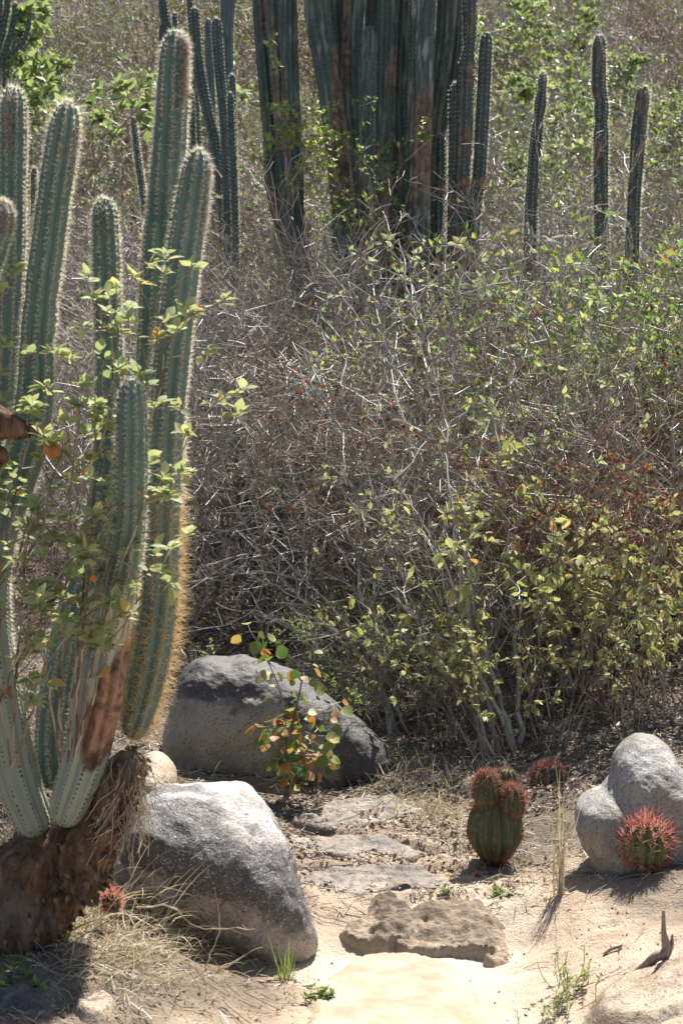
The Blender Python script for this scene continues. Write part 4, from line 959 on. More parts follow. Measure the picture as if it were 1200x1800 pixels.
# bare brown stems behind and between
fgd = random.Random(77)
for k, (px, Yk, sc, vr) in enumerate([(40, 5.4, .42, 0), (-40, 5.7, .5, 1), (20, 5.95, .5, 2), (-80, 5.7, .7, 0)]):
    place('scraggly_shrub' if k % 2 else 'dry_shrub', X(px, Yk), Yk, sc * .8, fgd.uniform(0, 6), ['grey tangled bush between the stems of the foreground cactus, leftmost but one', 'brown twiggy bush directly behind the scarred foreground stem',
          'grey bare bush behind the slim foreground stem', 'brown twiggy bush at the left edge behind the leftmost cactus stem'][k], var=vr)

# ------------------------------------------------------------------ seedling before the mid boulder
def seedling():
    r = np.random.RandomState(8); segs = []; pos = []; ds = []
    sts = [[(500, 1420, 6.56), (505, 1340, 6.56), (515, 1270, 6.56), (530, 1200, 6.56), (535, 1150, 6.6)],
           [(500, 1420, 6.56), (498, 1350, 6.53), (480, 1300, 6.5), (465, 1270, 6.5)],
           [(500, 1420, 6.56), (530, 1340, 6.53), (560, 1280, 6.5), (580, 1240, 6.5)],
           [(503, 1400, 6.56), (500, 1250, 6.6), (470, 1160, 6.62), (440, 1110, 6.62)],
           [(505, 1400, 6.56), (515, 1330, 6.5), (545, 1330, 6.5), (570, 1330, 6.66)]]
    for q, st in enumerate(sts):
        Rr = spline(A([P(*k) for k in st]), .03); n = len(Rr); rad = np.linspace(.008 if q == 0 else .004, .0015, n)
        for i in range(n - 1): segs.append((*Rr[i], *Rr[i + 1], rad[i], rad[i + 1]))
        for i in range(int(n * .35), n):
            for e in range(r.randint(2, 5)):
                d = nrm(r.normal(0, 1, (1, 3)) * A([1, .8, .45]))[0]; b = Rr[i] + d * r.uniform(.015, .04); segs.append((*Rr[i], *b, .0012, .001))
                pos.append(b); ds.append(nrm((d + A([0, 0, -.4]))[None])[0])
    rt = empty('leafy_seedling', (0, 0, 0)); tag(rt, 'spindly seedling with round green, yellow and orange leaves in front of the two-tone boulder', 'plant')
    mb = MB(); segs_mesh(mb, segs, 0, 5); link('stem', mb.mesh('stem', M['twig_brown']), rt)
    k = len(pos); l = r.uniform(.028, .058, k); mb = MB(); scatter(mb, FR[0], FR[1], A(pos), A(ds), nrm(A([0, -.5, .8])[None] + r.normal(0, .45, (k, 3))), l * .8, l)
    link('leaves', mb.mesh('leaves', M['leaf_autumn'], True), rt)
seedling()

# ------------------------------------------------------------------ named shrubs of the thicket
near = [
    # kind, px, Y, scale, label
    ('dry_shrub', 560, 10.7, 1.45, 'leafless grey shrub hiding the foot of the left stem of the huge cluster'),
    ('pale_leaf_shrub', 640, 10.3, 1.5, 'grey shrub with pale leaf tufts hiding the middle foot of the huge cluster'),
    ('dry_shrub', 725, 10.6, 1.5, 'leafless grey shrub hiding the right foot of the huge cluster'),
    ('pale_leaf_shrub', 810, 10.5, 1.45, 'pale tufted shrub in front of the four stemmed dark cactus'),
    ('dry_shrub', 480, 10.9, 1.35, 'leafless grey shrub left of the foot of the huge cluster'),
    ('felty_leaf_shrub', 870, 6.95, .58, 'yellow green felty leaved shrub right behind the barrel cactus'),
    ('felty_leaf_shrub', 985, 6.9, .62, 'yellow green felty leaved shrub between barrel cactus and pale boulder'),
    ('felty_leaf_shrub', 1070, 7.2, .72, 'dense felty leaved shrub leaning over the hump of the pale boulder'),
    ('felty_leaf_shrub', 1180, 7.1, .66, 'felty leaved shrub at the right edge above the pale boulder'),
    ('felty_leaf_shrub', 930, 7.4, .85, 'taller felty leaved shrub standing behind the barrel cactus shrubs'),
    ('pale_leaf_shrub', 850, 7.7, 1.0, 'thin shrub with sparse pale leaf tufts rising over the bright fine leaved bush'),
    ('pale_leaf_shrub', 960, 7.9, 1.15, 'upright shrub with pale leaf tufts in the middle of the right hand thicket'),
    ('pale_leaf_shrub', 790, 9.2, 1.45, 'tall bare topped shrub with pale leaf tufts below the huge cactus cluster'),
    ('pale_leaf_shrub', 680, 9.4, 1.2, 'arching grey shrub with pale leaf tufts at the foot of the huge cluster'),
    ('rust_shrub', 1125, 7.6, .95, 'rust brown dead shrub near the right edge above the felty leaved shrubs'),
    ('rust_shrub', 1195, 7.8, 1.15, 'rust brown dead shrub cut by the right edge of the picture'),
    ('rust_shrub', 800, 8.8, 1.3, 'reddish dead shrub below the right foot of the huge cactus cluster'),
    ('rust_shrub', 890, 9.0, 1.3, 'reddish dead shrub left of the leafy green bushes'),
    ('rust_shrub', 745, 9.6, 1.3, 'reddish dead shrub right in front of the huge cluster base'),
    ('rust_shrub', 440, 9.6, 1.15, 'reddish dead shrub behind the short dark stems in the thicket'),
    ('leafy_green_shrub', 960, 9.4, 1.5, 'green leafed shrub below the lone pinched tip cactus'),
    ('leafy_green_shrub', 1060, 9.2, 1.45, 'green leafed shrub below the tallest lone cactus'),
    ('leafy_green_shrub', 1160, 9.6, 1.6, 'green leafed shrub below the woolly headed lone cactus'),
    ('leafy_green_shrub', 1010, 8.6, 1.15, 'green leafed shrub low in the centre of the right thicket'),
    ('leafy_green_shrub', 1110, 8.5, 1.2, 'green leafed shrub over the rust brown dead shrubs'),
    ('pale_leaf_shrub', 1110, 8.3, 1.35, 'thin shrub with pale leaf tufts near the right edge rising above the rust brown shrubs'),
    ('pale_leaf_shrub', 900, 8.6, 1.4, 'tall thin pale leaf shrub right of the reddish dead shrubs'),
    ('leafy_green_shrub', 1175, 8.9, 1.5, 'green leafed shrub at the right edge of the middle thicket'),
    ('leafy_green_shrub', 900, 10.6, 1.4, 'green leafed shrub right of the four stemmed dark cactus'),
    ('fine_leaf_shrub', 660, 7.45, .50, 'bright green fine leaved bush right above the two-tone boulder end'),
    ('fine_leaf_shrub', 745, 7.5, .55, 'bright green fine leaved bush left of the felty leaved shrubs'),
    ('fine_leaf_shrub', 580, 7.95, .40, 'low bright green bush just behind the top of the two-tone boulder'),
    ('dark_leaf_shrub', 490, 9.9, .95, 'shaded dark green leaved shrub behind the dark cactus stems'),
    ('dark_leaf_shrub', 575, 10.2, 1.0, 'shaded dark green shrub left of the huge cluster trunks'),
    ('scraggly_shrub', 350, 8.3, .6, 'scraggly brown bush behind the left end of the two-tone boulder'),
    ('scraggly_shrub', 460, 8.5, .5, 'scraggly brown bush behind the middle of the two-tone boulder'),
    ('scraggly_shrub', 700, 7.7, .42, 'dark scraggly bush at the right tip of the two-tone boulder'),
    ('scraggly_shrub', 790, 7.3, .52, 'dark scraggly bush between the two-tone boulder and the barrel cactus'),
    ('dry_shrub', 745, 8.3, .95, 'big leafless grey bush arching left over the two-tone boulder'),
    ('dry_shrub', 640, 8.6, 1.0, 'big leafless grey bush filling the middle of the picture'),
    ('dry_shrub', 560, 9.4, 1.0, 'leafless grey bush right of the short dark cactus stems'),
    ('dry_shrub', 380, 9.2, 1.3, 'leafless grey bush right beside the golden spined foreground stem'),
    ('dry_shrub', 300, 9.0, 1.1, 'leafless grey bush hidden behind the golden spined foreground stem'),
    ('dry_shrub', 860, 8.3, 1.1, 'leafless grey bush among the pale tufted shrubs'),
    ('felty_leaf_shrub', 800, 7.25, .60, 'felty leaved shrub left of the barrel cactus under the bright fine leaved bush'),
    ('felty_leaf_shrub', 1120, 6.75, .42, 'felty leaved shrub peeping over the right shoulder of the pale boulder'),
    ('felty_leaf_shrub', 1020, 7.5, .88, 'felty leaved shrub behind the two shrubs left of the pale boulder'),
    ('dry_shrub', 1050, 8.0, 1.0, 'leafless grey bush under the green leafed shrubs at right'),
]
rr = random.Random(9)
for i, (kd, px, Y, sc, lb) in enumerate(near):
    place(kd, X(px, Y), Y, sc, rr.uniform(0, 6.28), lb, name=kd, var=i)
# sweeping bare branches leaning left across the middle
def sweep(seed, base, tips, label, r0=.011, tw=10, bm=None):
    r = np.random.RandomState(seed); segs = []
    for tp in tips:
        b = A(P(*base)) + r.normal(0, .03, 3); t_ = A(P(*tp)); m = b * .5 + t_ * .5 + A([0, 0, .10]) + r.normal(0, .05, 3)
        Rr = spline(A([b, m, t_]), .05); n = len(Rr); Rr[1:-1] += r.normal(0, .006, (n - 2, 3)); rad = np.linspace(r0 * r.uniform(.5, 1), .0020, n)
        for i in range(n - 1): segs.append((*Rr[i], *Rr[i + 1], rad[i], rad[i + 1]))
        for q in range(tw):
            i = r.randint(int(n * .25), n - 1); d = nrm(((Rr[i] - Rr[i - 1]) * 16 + r.normal(0, .5, 3))[None])[0]; p_ = Rr[i]
            for e in range(r.randint(3, 8)):
                c = p_ + d * r.uniform(.03, .06); segs.append((*p_, *c, .0024, .0018)); p_ = c; d = nrm((d + r.normal(0, .13, 3))[None])[0]
                if r.uniform() < .5:
                    d2 = nrm((d + r.normal(0, .55, 3))[None])[0]; c2 = p_ + d2 * r.uniform(.03, .08); segs.append((*p_, *c2, .0017, .0013))
    mb = MB(); segs_mesh(mb, segs, 0, 4)
    return tag(link('bare_shrub', mb.mesh('bare_shrub', bm or M['twig_pale'])), label, 'shrub')
sweep(1, (850, 1210, 7.9), [(560, 560, 8.6), (600, 500, 8.6), (520, 620, 8.4), (650, 470, 8.7), (700, 420, 8.8), (560, 700, 8.3), (600, 640, 8.4), (480, 700, 8.4), (640, 560, 8.5), (800, 500, 8.7), (720, 480, 8.7), (500, 860, 8.2), (580, 800, 8.2), (740, 560, 8.5), (530, 760, 8.3), (680, 600, 8.5)],
      'bare grey shrub whose long branches sweep up left from the felty leaved shrubs', tw=12)
sweep(2, (720, 1330, 7.45), [(480, 960, 7.9), (420, 1000, 7.9), (540, 900, 7.9), (600, 820, 8.0), (380, 1060, 7.8), (470, 1080, 7.7), (640, 900, 7.9), (690, 960, 7.8)],
      'bare shrub with dark stems sweeping left behind the two-tone boulder', tw=9)
sweep(3, (885, 1350, 7.0), [(835, 800, 7.6), (780, 700, 7.7), (700, 850, 7.5), (850, 600, 7.9), (760, 980, 7.4), (690, 1010, 7.4)],
      'bare shrub with straight grey poles rising behind the barrel cactus', tw=7)
sweep(4, (620, 880, 11.0), [(520, 330, 11.2), (560, 300, 11.2), (600, 330, 11.1), (470, 400, 11.0), (700, 300, 11.0), (660, 360, 11.0)],
      'bare dark shrub standing against the lower stems of the huge cluster', tw=9, bm=M['twig_brown'])
sweep(5, (960, 640, 11.5), [(760, 300, 11.2), (860, 230, 11.4), (900, 260, 11.5), (990, 190, 11.8), (940, 210, 11.8), (820, 330, 11.3), (1060, 240, 11.8), (1130, 250, 11.8)],
      'bare pale shrub with curling branches in front of the lone cactus columns', tw=10)
def leafy_patch(name, label, pts, n, L0, material, spread, seed, stems=True):
    """loose leafy climber: curling stems with leaves through a list of (px,py,Y) spots"""
    r = np.random.RandomState(seed); segs = []; pos = []; ds = []; prev = None
    for (px, py, Y, w) in pts:
        c = P(px, py, Y)
        if prev is not None: segs.append((*prev, *c, .004, .004))
        prev = c
        for k in range(int(w)):
            p_ = c + r.normal(0, spread, 3) * A([1, .5, 1]); d = nrm(r.normal(0, 1, (1, 3)))[0]
            segs.append((*c, *p_, .0025, .002))
            for e in range(7):
                b = p_ + d * .03; segs.append((*p_, *b, .0018, .0015)); p_ = b; d = nrm((d + r.normal(0, .3, 3))[None])[0]
                for f_ in range(n): pos.append(p_ + r.normal(0, .012, 3)); ds.append(nrm(r.normal(0, 1, (1, 3)))[0])
    rt = empty(name, (0, 0, 0)); tag(rt, label, 'climbing plant')
    mb = MB(); segs_mesh(mb, segs); link('branches', mb.mesh('branches', M['twig_brown']), rt)
    k = len(pos); l = L0 * r.uniform(.5, 1.2, k); mb = MB(); scatter(mb, LF_T, LF_F, A(pos), A(ds), A([0, 0, 1])[None] + r.normal(0, .5, (k, 3)), l * .65, l)
    link('leaves', mb.mesh('leaves', material), rt)
leafy_patch('leafy_climber', 'green leafy climber with sunlit leaves on the left stem of the huge cluster', [(480, 190, 11.3, 5), (520, 240, 11.3, 8), (545, 270, 11.4, 6), (512, 320, 11.4, 3)], 3, .042, M['leaf_bright'], .07, 5)
leafy_patch('leafy_climber', 'dark leafy climber hanging on the middle stems of the huge cluster', [(620, 260, 11.4, 4), (635, 310, 11.4, 5), (610, 340, 11.4, 5), (655, 370, 11.4, 6), (580, 380, 11.4, 3), (710, 285, 11.4, 4), (630, 390, 11.4, 6)], 2, .036, M['leaf_green'], .10, 6)

# anonymous fill of the thicket
fill = random.Random(4); cnt = 0
kinds = ['dry_shrub'] * 5 + ['scraggly_shrub'] * 2 + ['rust_shrub', 'leafy_green_shrub', 'pale_leaf_shrub']
LB = {'dry_shrub': 'leafless grey filler bush deep in the tangled thicket', 'scraggly_shrub': 'low brown tangled bush deep in the thicket', 'rust_shrub': 'dead rusty bush deep in the thicket',
      'leafy_green_shrub': 'partly leafed green bush deep in the thicket', 'pale_leaf_shrub': 'sparse pale leaved bush deep in the thicket'}
for Y, n, sc in [(9.0, 6, .8), (10.2, 8, .95), (11.5, 10, 1.0), (13.2, 12, 1.05), (14.6, 14, 1.1), (15.9, 15, 1.15)]:
    for k in range(n):
        px = -250 + 1700 * (k + fill.uniform(.1, .9)) / n; y = Y + fill.uniform(-.45, .45); kd = fill.choice(kinds)
        if 14 < y and 330 < px < 430: kd = 'dry_shrub'
        if kd == 'rust_shrub' and px < 500: kd = 'scraggly_shrub'
        s2 = sc * fill.uniform(.75, 1.1)
        place(kd, X(px, y), y, s2, fill.uniform(0, 6.28), LB[kd], group={'dry_shrub': 'leafless grey bushes in the thicket', 'scraggly_shrub': 'brown bushes in the thicket', 'rust_shrub': 'rusty bushes in the thicket',
              'leafy_green_shrub': 'green bushes in the thicket', 'pale_leaf_shrub': 'pale leaved bushes in the thicket'}[kd], var=fill.randrange(3)); cnt += 1

# bright broadleaved bushes high on the slope
for k, (px, Y, sc, lb) in enumerate([(100, 23, 2.25, 'rounded bright green bush near the top left corner'), (20, 25, 1.7, 'bright green bush at the left edge under the candelabra cactus'),
        (900, 21, 1.2, 'light green broadleaf bush right of the four stemmed dark cactus near the top'), (985, 25, 1.5, 'light green broadleaf bush above the pinched tip cactus'),
        (1075, 27, 1.6, 'light green broadleaf bush behind the tallest lone cactus tip'), (1150, 23, 1.3, 'light green broadleaf bush above the woolly headed cactus'), (950, 32, 1.8, 'light green broadleaf bush at the top edge right of centre')]):
    place('broadleaf_shrub', X(px, Y), Y, sc, k * 1.7, lb)

# ------------------------------------------------------------------ hillside scrub: one mass nobody could count
def hillside():
    rs = random.Random(5); r = np.random.RandomState(5); mb = MB()
    protos = []
    for k in range(7):
        sg, nd = skeleton(random.Random(200 + k), n_stems=8, height=1.0, spread=.8, n_br=6, n_tw=4, n_sub=1, r0=.0085, br_len=.5, tw_len=.22, rmin=.0022)
        t = MB(); segs_mesh(t, sg, 0); tv = np.concatenate(t.v); tf = np.concatenate(t.f)
        l = MB(); leaves_on(l, random.Random(300 + k), nd, [160, 260, 360, 520, 220, 160, 300][k], .045, .55, minlvl=1); protos.append((tv, tf, np.concatenate(l.v), np.concatenate(l.f)))
    spots = []
    y = 16.6
    while y < 78:
        w = y * .46 + 2.0; step = .56 + y * .016
        x = -w / 2
        while x < w / 2:
            spots.append((x + rs.uniform(-.3, .3) * step, y + rs.uniform(-.4, .4) * step, rs.uniform(.75, 1.35) * (1 + y * .006))); x += step
        y += step * 1.05
    sp = A(spots); z = hgt(sp[:, 0], sp[:, 1], False)
    tone = fbm(np.column_stack([sp[:, 0] * .5, sp[:, 1] * .3, 0 * z]), 3, 12)
    for i, (x, y, s_) in enumerate(spots):
        k = rs.randrange(7); tv, tf, lv, lf = protos[k]; a = rs.uniform(0, 6.28); ca, sa = math.cos(a), math.sin(a)
        Rm = A([[ca, -sa, 0], [sa, ca, 0], [0, 0, 1]]) * s_; o = A([x, y, z[i] - .03])
        bi = 0 if tone[i] < .12 else 1
        mb.add(tv @ Rm.T + o, tf, bi)
        q_ = rs.random(); li = 2 if q_ < .62 else (3 if q_ < .9 else 4)
        if y > 20 or rs.random() < .8: mb.add(lv @ Rm.T + o, lf, li)
    me = mb.mesh('hillside_scrub', [M['twig_pale'], M['twig_brown'], M['leaf_olive'], M['leaf_green'], M['leaf_rust']])
    tag(link('hillside_scrub', me), 'mass of dry grey and olive scrub covering the hillside', 'scrub', kind='stuff')
    print('hillside faces', len(me.polygons), 'spots', len(spots))
hillside()

# ------------------------------------------------------------------ ground stuff
def on_ground(px, py, r=None):
    """intersect pixel ray with the terrain"""
    d = PF + PR * (px - 600) / F + PU * (900 - py) / F; t = np.linspace(3.5, 14, 600); pts = A([0, 0, CAMZ]) + d[None] * t[:, None]
    hz = hgt(pts[:, 0], pts[:, 1]); k = np.argmax(pts[:, 2] < hz); return A([pts[k, 0], pts[k, 1], hz[k]])
def litter():
    r = np.random.RandomState(3); mb = MB()
    # leaf litter beyond the ledge and under the shrubs
    n = 60000; x = r.uniform(-1.6, 2.0, n); y = 5.6 + r.beta(1.2, 1.6, n) * 5.2
    dens = fbm(np.column_stack([x * 3, y * 3, 0 * x]), 3, 55)
    keep = (r.uniform(0, 1, n) < np.clip((y - 5.35) / .6, .03, 1)) & (dens > -.25) & ~((x > .45) & (y < 6.3) & (r.uniform(0, 1, n) < .8))
    x = x[keep]; y = y[keep]; k = len(x); p = np.column_stack([x, y, hgt(x, y) + r.uniform(.001, .012, k)])
    l = r.uniform(.006, .024, k)
    scatter(mb, LF_T, LF_F, p, np.column_stack([r.normal(0, 1, k), r.normal(0, 1, k), r.normal(0, .25, k)]), A([0, 0, 1])[None] + r.normal(0, .5, (k, 3)), l * .6, l, mi=0)
    # bank litter left and right
    n = 5000; x = np.where(r.uniform(0, 1, n) < .6, r.uniform(-1.2, -.1, n), r.uniform(.35, 1.3, n)); y = r.uniform(3.9, 6.0, n)
    kp = r.uniform(0, 1, n) < np.where(x < 0, .8, .03); x = x[kp]; y = y[kp]; k = len(x); p = np.column_stack([x, y, hgt(x, y) + .003]); l = r.uniform(.005, .018, k)
    scatter(mb, LF_T, LF_F, p, np.column_stack([r.normal(0, 1, k), r.normal(0, 1, k), r.normal(0, .25, k)]), A([0, 0, 1])[None] + r.normal(0, .5, (k, 3)), l * .5, l, mi=0)
    tag(link('leaf_litter', mb.mesh('leaf_litter', M['litter'])), 'scattered brown fallen leaves on the trail and under the bushes', 'leaf litter', kind='stuff')
    # twigs
    mb = MB(); segs = []
    n = 11000; x = r.uniform(-1.5, 1.9, n); y = 4.2 + r.beta(1.6, 1.6, n) * 5.4
    wgt = np.where(y > 5.5, .9, np.where(x < -.12, .55, np.where(x > .5, .06, .0)))
    kp = r.uniform(0, 1, n) < wgt; x = x[kp]; y = y[kp]
    for a, b in zip(x, y):
        L_ = r.uniform(.02, .11); an = r.uniform(0, 6.28); m = r.randint(1, 4); px_, py_ = a, b; an2 = an
        for q in range(m):
            nx_, ny_ = px_ + math.cos(an2) * L_ / m, py_ + math.sin(an2) * L_ / m
            segs.append((px_, py_, 0, nx_, ny_, 0, .0013, .001)); px_, py_ = nx_, ny_; an2 += r.normal(0, .4)
    s_ = A(segs); s_[:, 2] = hgt(s_[:, 0], s_[:, 1]) + r.uniform(.002, .012, len(s_)); s_[:, 5] = hgt(s_[:, 3], s_[:, 4]) + r.uniform(.002, .014, len(s_))
    segs_mesh(mb, s_); tag(link('twig_litter', mb.mesh('twig_litter', M['twig_grey'])), 'fine grey fallen twigs strewn over the ground', 'twig litter', kind='stuff')
    # gravel
    mb = MB(); n = 9000; x = r.uniform(-1.1, 1.4, n); y = 4.1 + r.beta(1, 1.4, n) * 3.4; on = (x > -.05) & (x < .38) & (y < 5.4)
    kp = r.uniform(0, 1, n) < np.where(on, .25, .5); x = x[kp]; y = y[kp]; k = len(x); sz = .0008 + .004 * r.uniform(0, 1, k) ** 2.5
    oct_v = [(1, 0, 0), (-1, 0, 0), (0, 1, 0), (0, -1, 0), (0, 0, .8), (0, 0, -.8)]; of = [(0, 2, 4), (2, 1, 4), (1, 3, 4), (3, 0, 4), (2, 0, 5), (1, 2, 5), (3, 1, 5), (0, 3, 5)]
    scatter(mb, oct_v, of, np.column_stack([x, y, hgt(x, y) + sz * .3]), r.normal(0, 1, (k, 3)), r.normal(0, 1, (k, 3)), sz, sz * r.uniform(.6, 1.4, k))
    tag(link('gravel', mb.mesh('gravel', M['rock_tan'])), 'loose grit and small pebbles on the sandy ground', 'gravel', kind='stuff')
litter()

def blades(mb, pos, L0, w, r, spread=.9, up=.5, k=5, mi=0, dirbias=(0, 0, 0), sag=.16):
    """arched grass blades as bent ribbons with a little width"""
    for p_ in pos:
        d = nrm((A([r.normal(0, spread), r.normal(0, spread), up + abs(r.normal(0, .4))]) + A(dirbias))[None])[0]; L_ = L0 * r.uniform(.4, 1.2)
        s_ = nrm(np.cross(d, r.normal(0, 1, 3))[None])[0]; c = p_.copy(); V = []
        for i in range(k + 1):
            ww = w * (1 - (i / k) ** 1.5) + .0002; V += [c - s_ * ww, c + s_ * ww]; c = c + d * L_ / k; d = nrm((d + A([0, 0, -sag]) + r.normal(0, .06, 3))[None])[0]
        mb.add(A(V), A([(2 * i, 2 * i + 1, 2 * i + 3, 2 * i + 2) for i in range(k)]), mi)
r = np.random.RandomState(21)
mb = MB(); pos = []
for k in range(1500):
    px = r.normal(235, 95); py = r.normal(1640, 55)
    if px < 60 or px > 470 or py < 1540 or py > 1790: continue
    pos.append(on_ground(px, py))
blades(mb, pos, .10, .0011, r, .9, .3, dirbias=(.35, -.25, 0))
pos = [on_ground(r.normal(300, 60), r.normal(1610, 26)) for k in range(330)]
blades(mb, pos, .22, .0016, r, .45, .45, dirbias=(.5, -.4, 0), sag=.2)
pos = [on_ground(r.uniform(-20, 560), r.uniform(1660, 1800)) for k in range(260)]
blades(mb, pos, .05, .0010, r, 1.0, .5)
pos = [on_ground(r.normal(745, 45), r.normal(1420, 22)) for k in range(420)]
blades(mb, pos, .085, .0012, r, 1.0, .5)
pos = [on_ground(r.uniform(620, 1000), r.uniform(1395, 1600)) for k in range(420)]
blades(mb, pos, .05, .0010, r, 1.0, .3)
pos = [on_ground(r.normal(700, 110), r.normal(1370, 12)) for k in range(200)]
blades(mb, pos, .10, .0012, r, .6, .8)
tag(link('dry_grass', mb.mesh('dry_grass', M['straw'])), 'matted dry straw coloured grass on the left bank and along the trail', 'dry grass', kind='stuff')

def tuft(px, py, n, L0, w, material, label, seed, spread=.5, up=1.0, sp=.012, name='grass_tuft', cat='grass tuft', sag=.12):
    r = np.random.RandomState(seed); mb = MB(); c = on_ground(px, py); pos = [A([c[0] + r.normal(0, sp), c[1] + r.normal(0, sp), 0]) for k in range(n)]
    for p_ in pos: p_[2] = H(p_[0], p_[1]) - .004
    blades(mb, pos, L0, w, r, spread, up, sag=sag); return tag(link(name, mb.mesh(name, material)), label, cat)
tuft(775, 1440, 150, .09, .0012, M['straw'], 'rounded dry grass tuft on the trail left of the barrel cactus', 1, 1.0, .5, .03)
tuft(985, 1575, 34, .32, .0013, M['straw'], 'tall orange straw stalks between the barrel cactus and the pale boulder', 2, .10, 1.0, .008, sag=.015)
tuft(500, 1722, 26, .11, .0016, M['grass_green'], 'thin green grass tuft at the foot of the sparkling boulder', 3, .3, 1.2, .01)
tuft(268, 1590, 24, .07, .0035, M['grass_green'], 'green bladed weed left of the sparkling boulder under the trunk', 4, .7, .9, .02)
tuft(110, 1650, 20, .12, .0035, M['grass_green'], 'broad green blades growing under the corky trunk', 5, .7, .7, .02)
def weed(px, py, h, n, L0, material, label, seed, spread=.025, name='weed'):
    r = np.random.RandomState(seed); c = on_ground(px, py); segs = []; pos = []; ds = []
    for k in range(n):
        p0 = A([c[0], c[1], H(c[0], c[1]) - .006]); p_ = A([c[0] + r.normal(0, spread), c[1] + r.normal(0, spread), 0]); p_[2] = H(p_[0], p_[1]) + .006; segs.append((*p0, *p_, .0014, .0012)); d = nrm(A([[r.normal(0, .3), r.normal(0, .3), 1]]))[0]; L_ = h * r.uniform(.4, 1.1)
        for i in range(5):
            b = p_ + d * L_ / 5; segs.append((*p_, *b, .0012, .001)); p_ = b; d = nrm((d + r.normal(0, .15, 3))[None])[0]
            for q in range(r.randint(2, 5)): pos.append(p_.copy()); ds.append(nrm(A([[r.normal(0, 1), r.normal(0, 1), r.uniform(-.1, .8)]]))[0])
    rt = empty(name, (0, 0, 0)); tag(rt, label, 'weed'); mb = MB(); segs_mesh(mb, segs); link('stem', mb.mesh('stem', M['twig_brown']), rt)
    mb = MB(); k = len(pos); l = L0 * r.uniform(.5, 1.2, k); scatter(mb, LF_T, LF_F, A(pos), A(ds), A([0, 0, 1])[None] + r.normal(0, .4, (k, 3)), l * .45, l); link('leaves', mb.mesh('leaves', material), rt)
weed(1005, 1745, .10, 14, .016, M['leaf_bright'], 'sunlit green weed on the sand left of the flat corner rock', 31, .03)
weed(990, 1785, .06, 12, .014, M['grass_green'], 'low dry green weed at the bottom edge right of the slab', 32, .03)
weed(30, 1740, .05, 9, .028, M['leaf_green'], 'green weed on the dark rock at the bottom left corner', 33, .04)
weed(350, 1650, .05, 5, .016, M['leaf_green'], 'small green weed in dry grass before the sparkling boulder', 34, .03)
weed(650, 1350, .10, 14, .028, M['leaf_green'], 'small green weeds in front of the right end of the two-tone boulder', 35, .05)
weed(785, 1568, .03, 9, .018, M['grass_green'], 'tiny green weed left of the tiny young globe cactus', 36, .015)
weed(880, 1575, .03, 9, .018, M['grass_green'], 'tiny green weed right of the tiny young globe cactus', 37, .02)
weed(555, 1760, .03, 7, .02, M['leaf_green'], 'small green weed in the shadow of the sparkling boulder corner', 38, .02)

# sticks
def stick(name, rows, label, material=M['wood_dark'], cat='stick', rough=.3, seed=1, sides=14, more=None):
    mb = MB()
    for rw in [rows] + (more or []):
        pts = []
        for q in rw: pts.append(q[0])
        tube(mb, A(pts), A([q[1] for q in rw]), sides, rough, seed, .008)
    return tag(link(name, mb.mesh(name, material, True)), label, cat)
a = on_ground(1105, 1726); b = on_ground(1150, 1712); Yd = b[1]
stick('driftwood', [(a + A([0, 0, .006]), .006), (a * .5 + b * .5 + A([0, 0, .016]), .010), (b + A([0, 0, .03]), .013), (P(1170, 1672, Yd), .011), (P(1166, 1640, Yd), .007), (P(1165, 1600, Yd), .003)],
      'weathered forked driftwood stick standing up from the sand at the right', more=[[(P(1166, 1690, Yd), .008), (P(1178, 1665, Yd), .007), (P(1181, 1642, Yd), .002)]])
a = on_ground(1060, 1680) + A([0, 0, .004]); b = on_ground(1092, 1670) + A([0, 0, .006])
stick('stick', [(a, .003), (a * .5 + b * .5 + A([0, 0, .003]), .005), (b, .004)], 'short dark stick lying on sand below the globe cactus', seed=2)
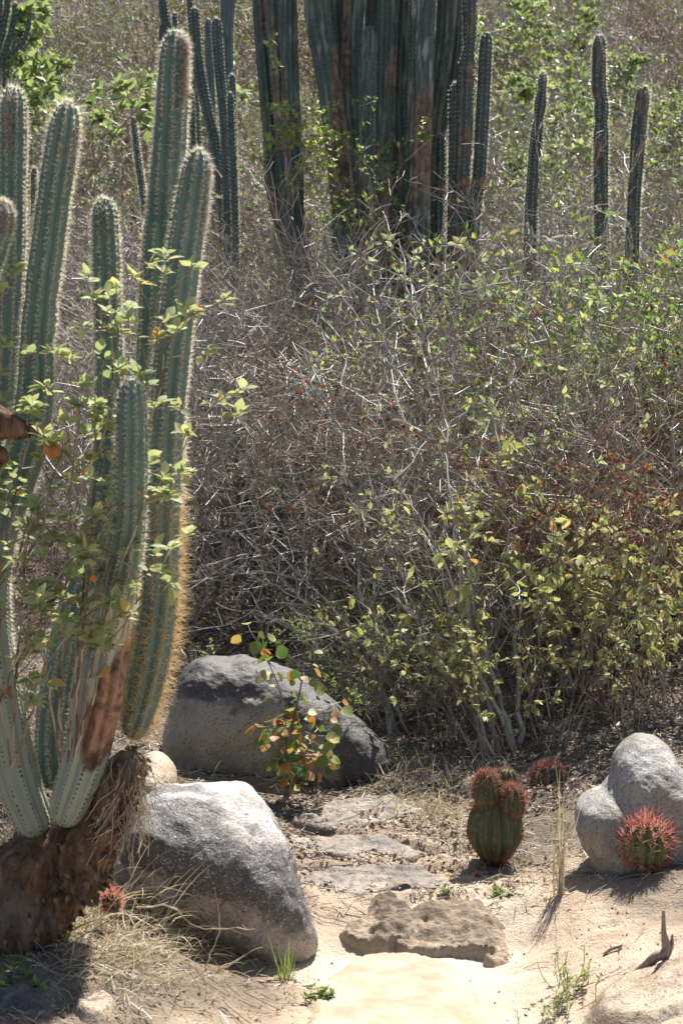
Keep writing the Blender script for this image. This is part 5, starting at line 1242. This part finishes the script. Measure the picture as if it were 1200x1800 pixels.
def br(rows, label, seed, r0=.003):
    pts = A([P(*q) for q in rows]); r = np.random.RandomState(seed); Rr = spline(pts, .02); n = len(Rr); Rr[1:-1] += r.normal(0, .002, (n - 2, 3)); rad = np.linspace(r0, r0 * .4, n); segs = []
    for i in range(n - 1):
        segs.append((*Rr[i], *Rr[i + 1], rad[i], rad[i + 1]))
        if r.uniform() < .22:
            d = nrm(((Rr[i + 1] - Rr[i]) * 40 + r.normal(0, .6, 3))[None])[0]; q = Rr[i] + d * r.uniform(.02, .05); segs.append((*Rr[i], *q, rad[i] * .6, rad[i] * .4))
    mb = MB(); segs_mesh(mb, segs, 0, 5); tag(link('dead_twig', mb.mesh('dead_twig', M['straw'])), label, 'twig')
br([(240, 1595, 5.0), (300, 1592, 5.0), (345, 1630, 4.98), (390, 1632, 4.96), (448, 1633, 4.95)], 'pale dead twig reaching right across the shaded face of the sparkling boulder', 1)
br([(345, 1725, 4.98), (400, 1700, 4.95), (440, 1672, 4.93), (462, 1665, 4.93)], 'pale dead twig pointing up right near the foot of the sparkling boulder', 2)
br([(360, 1700, 5.0), (385, 1640, 5.0), (382, 1590, 5.0), (378, 1560, 5.0)], 'upright dead twig against the sparkling boulder', 3, .002)
br([(270, 1740, 4.85), (320, 1748, 4.82), (345, 1758, 4.8)], 'dead stick lying on the sandy bank at the bottom', 4, .004)
# empties to the base of their thing
bpy.context.view_layer.update()
for o in list(S.objects):
    if o.type == 'EMPTY' and o.parent is None and o.location.length < 1e-6:
        pts_ = []
        for ch in o.children:
            if ch.type == 'MESH':
                n_ = len(ch.data.vertices); a_ = np.empty(n_ * 3, np.float32); ch.data.vertices.foreach_get('co', a_); pts_.append(a_.reshape(-1, 3))
        if not pts_: continue
        v_ = np.concatenate(pts_); zmin = v_[:, 2].min(); b_ = v_[v_[:, 2] < zmin + .1 * (v_[:, 2].max() - zmin) + 1e-4].mean(0)
        L_ = Vector((float(b_[0]), float(b_[1]), float(zmin))); o.location = L_
        for ch in o.children: ch.location = ch.location - L_
print('objects', len(bpy.data.objects))
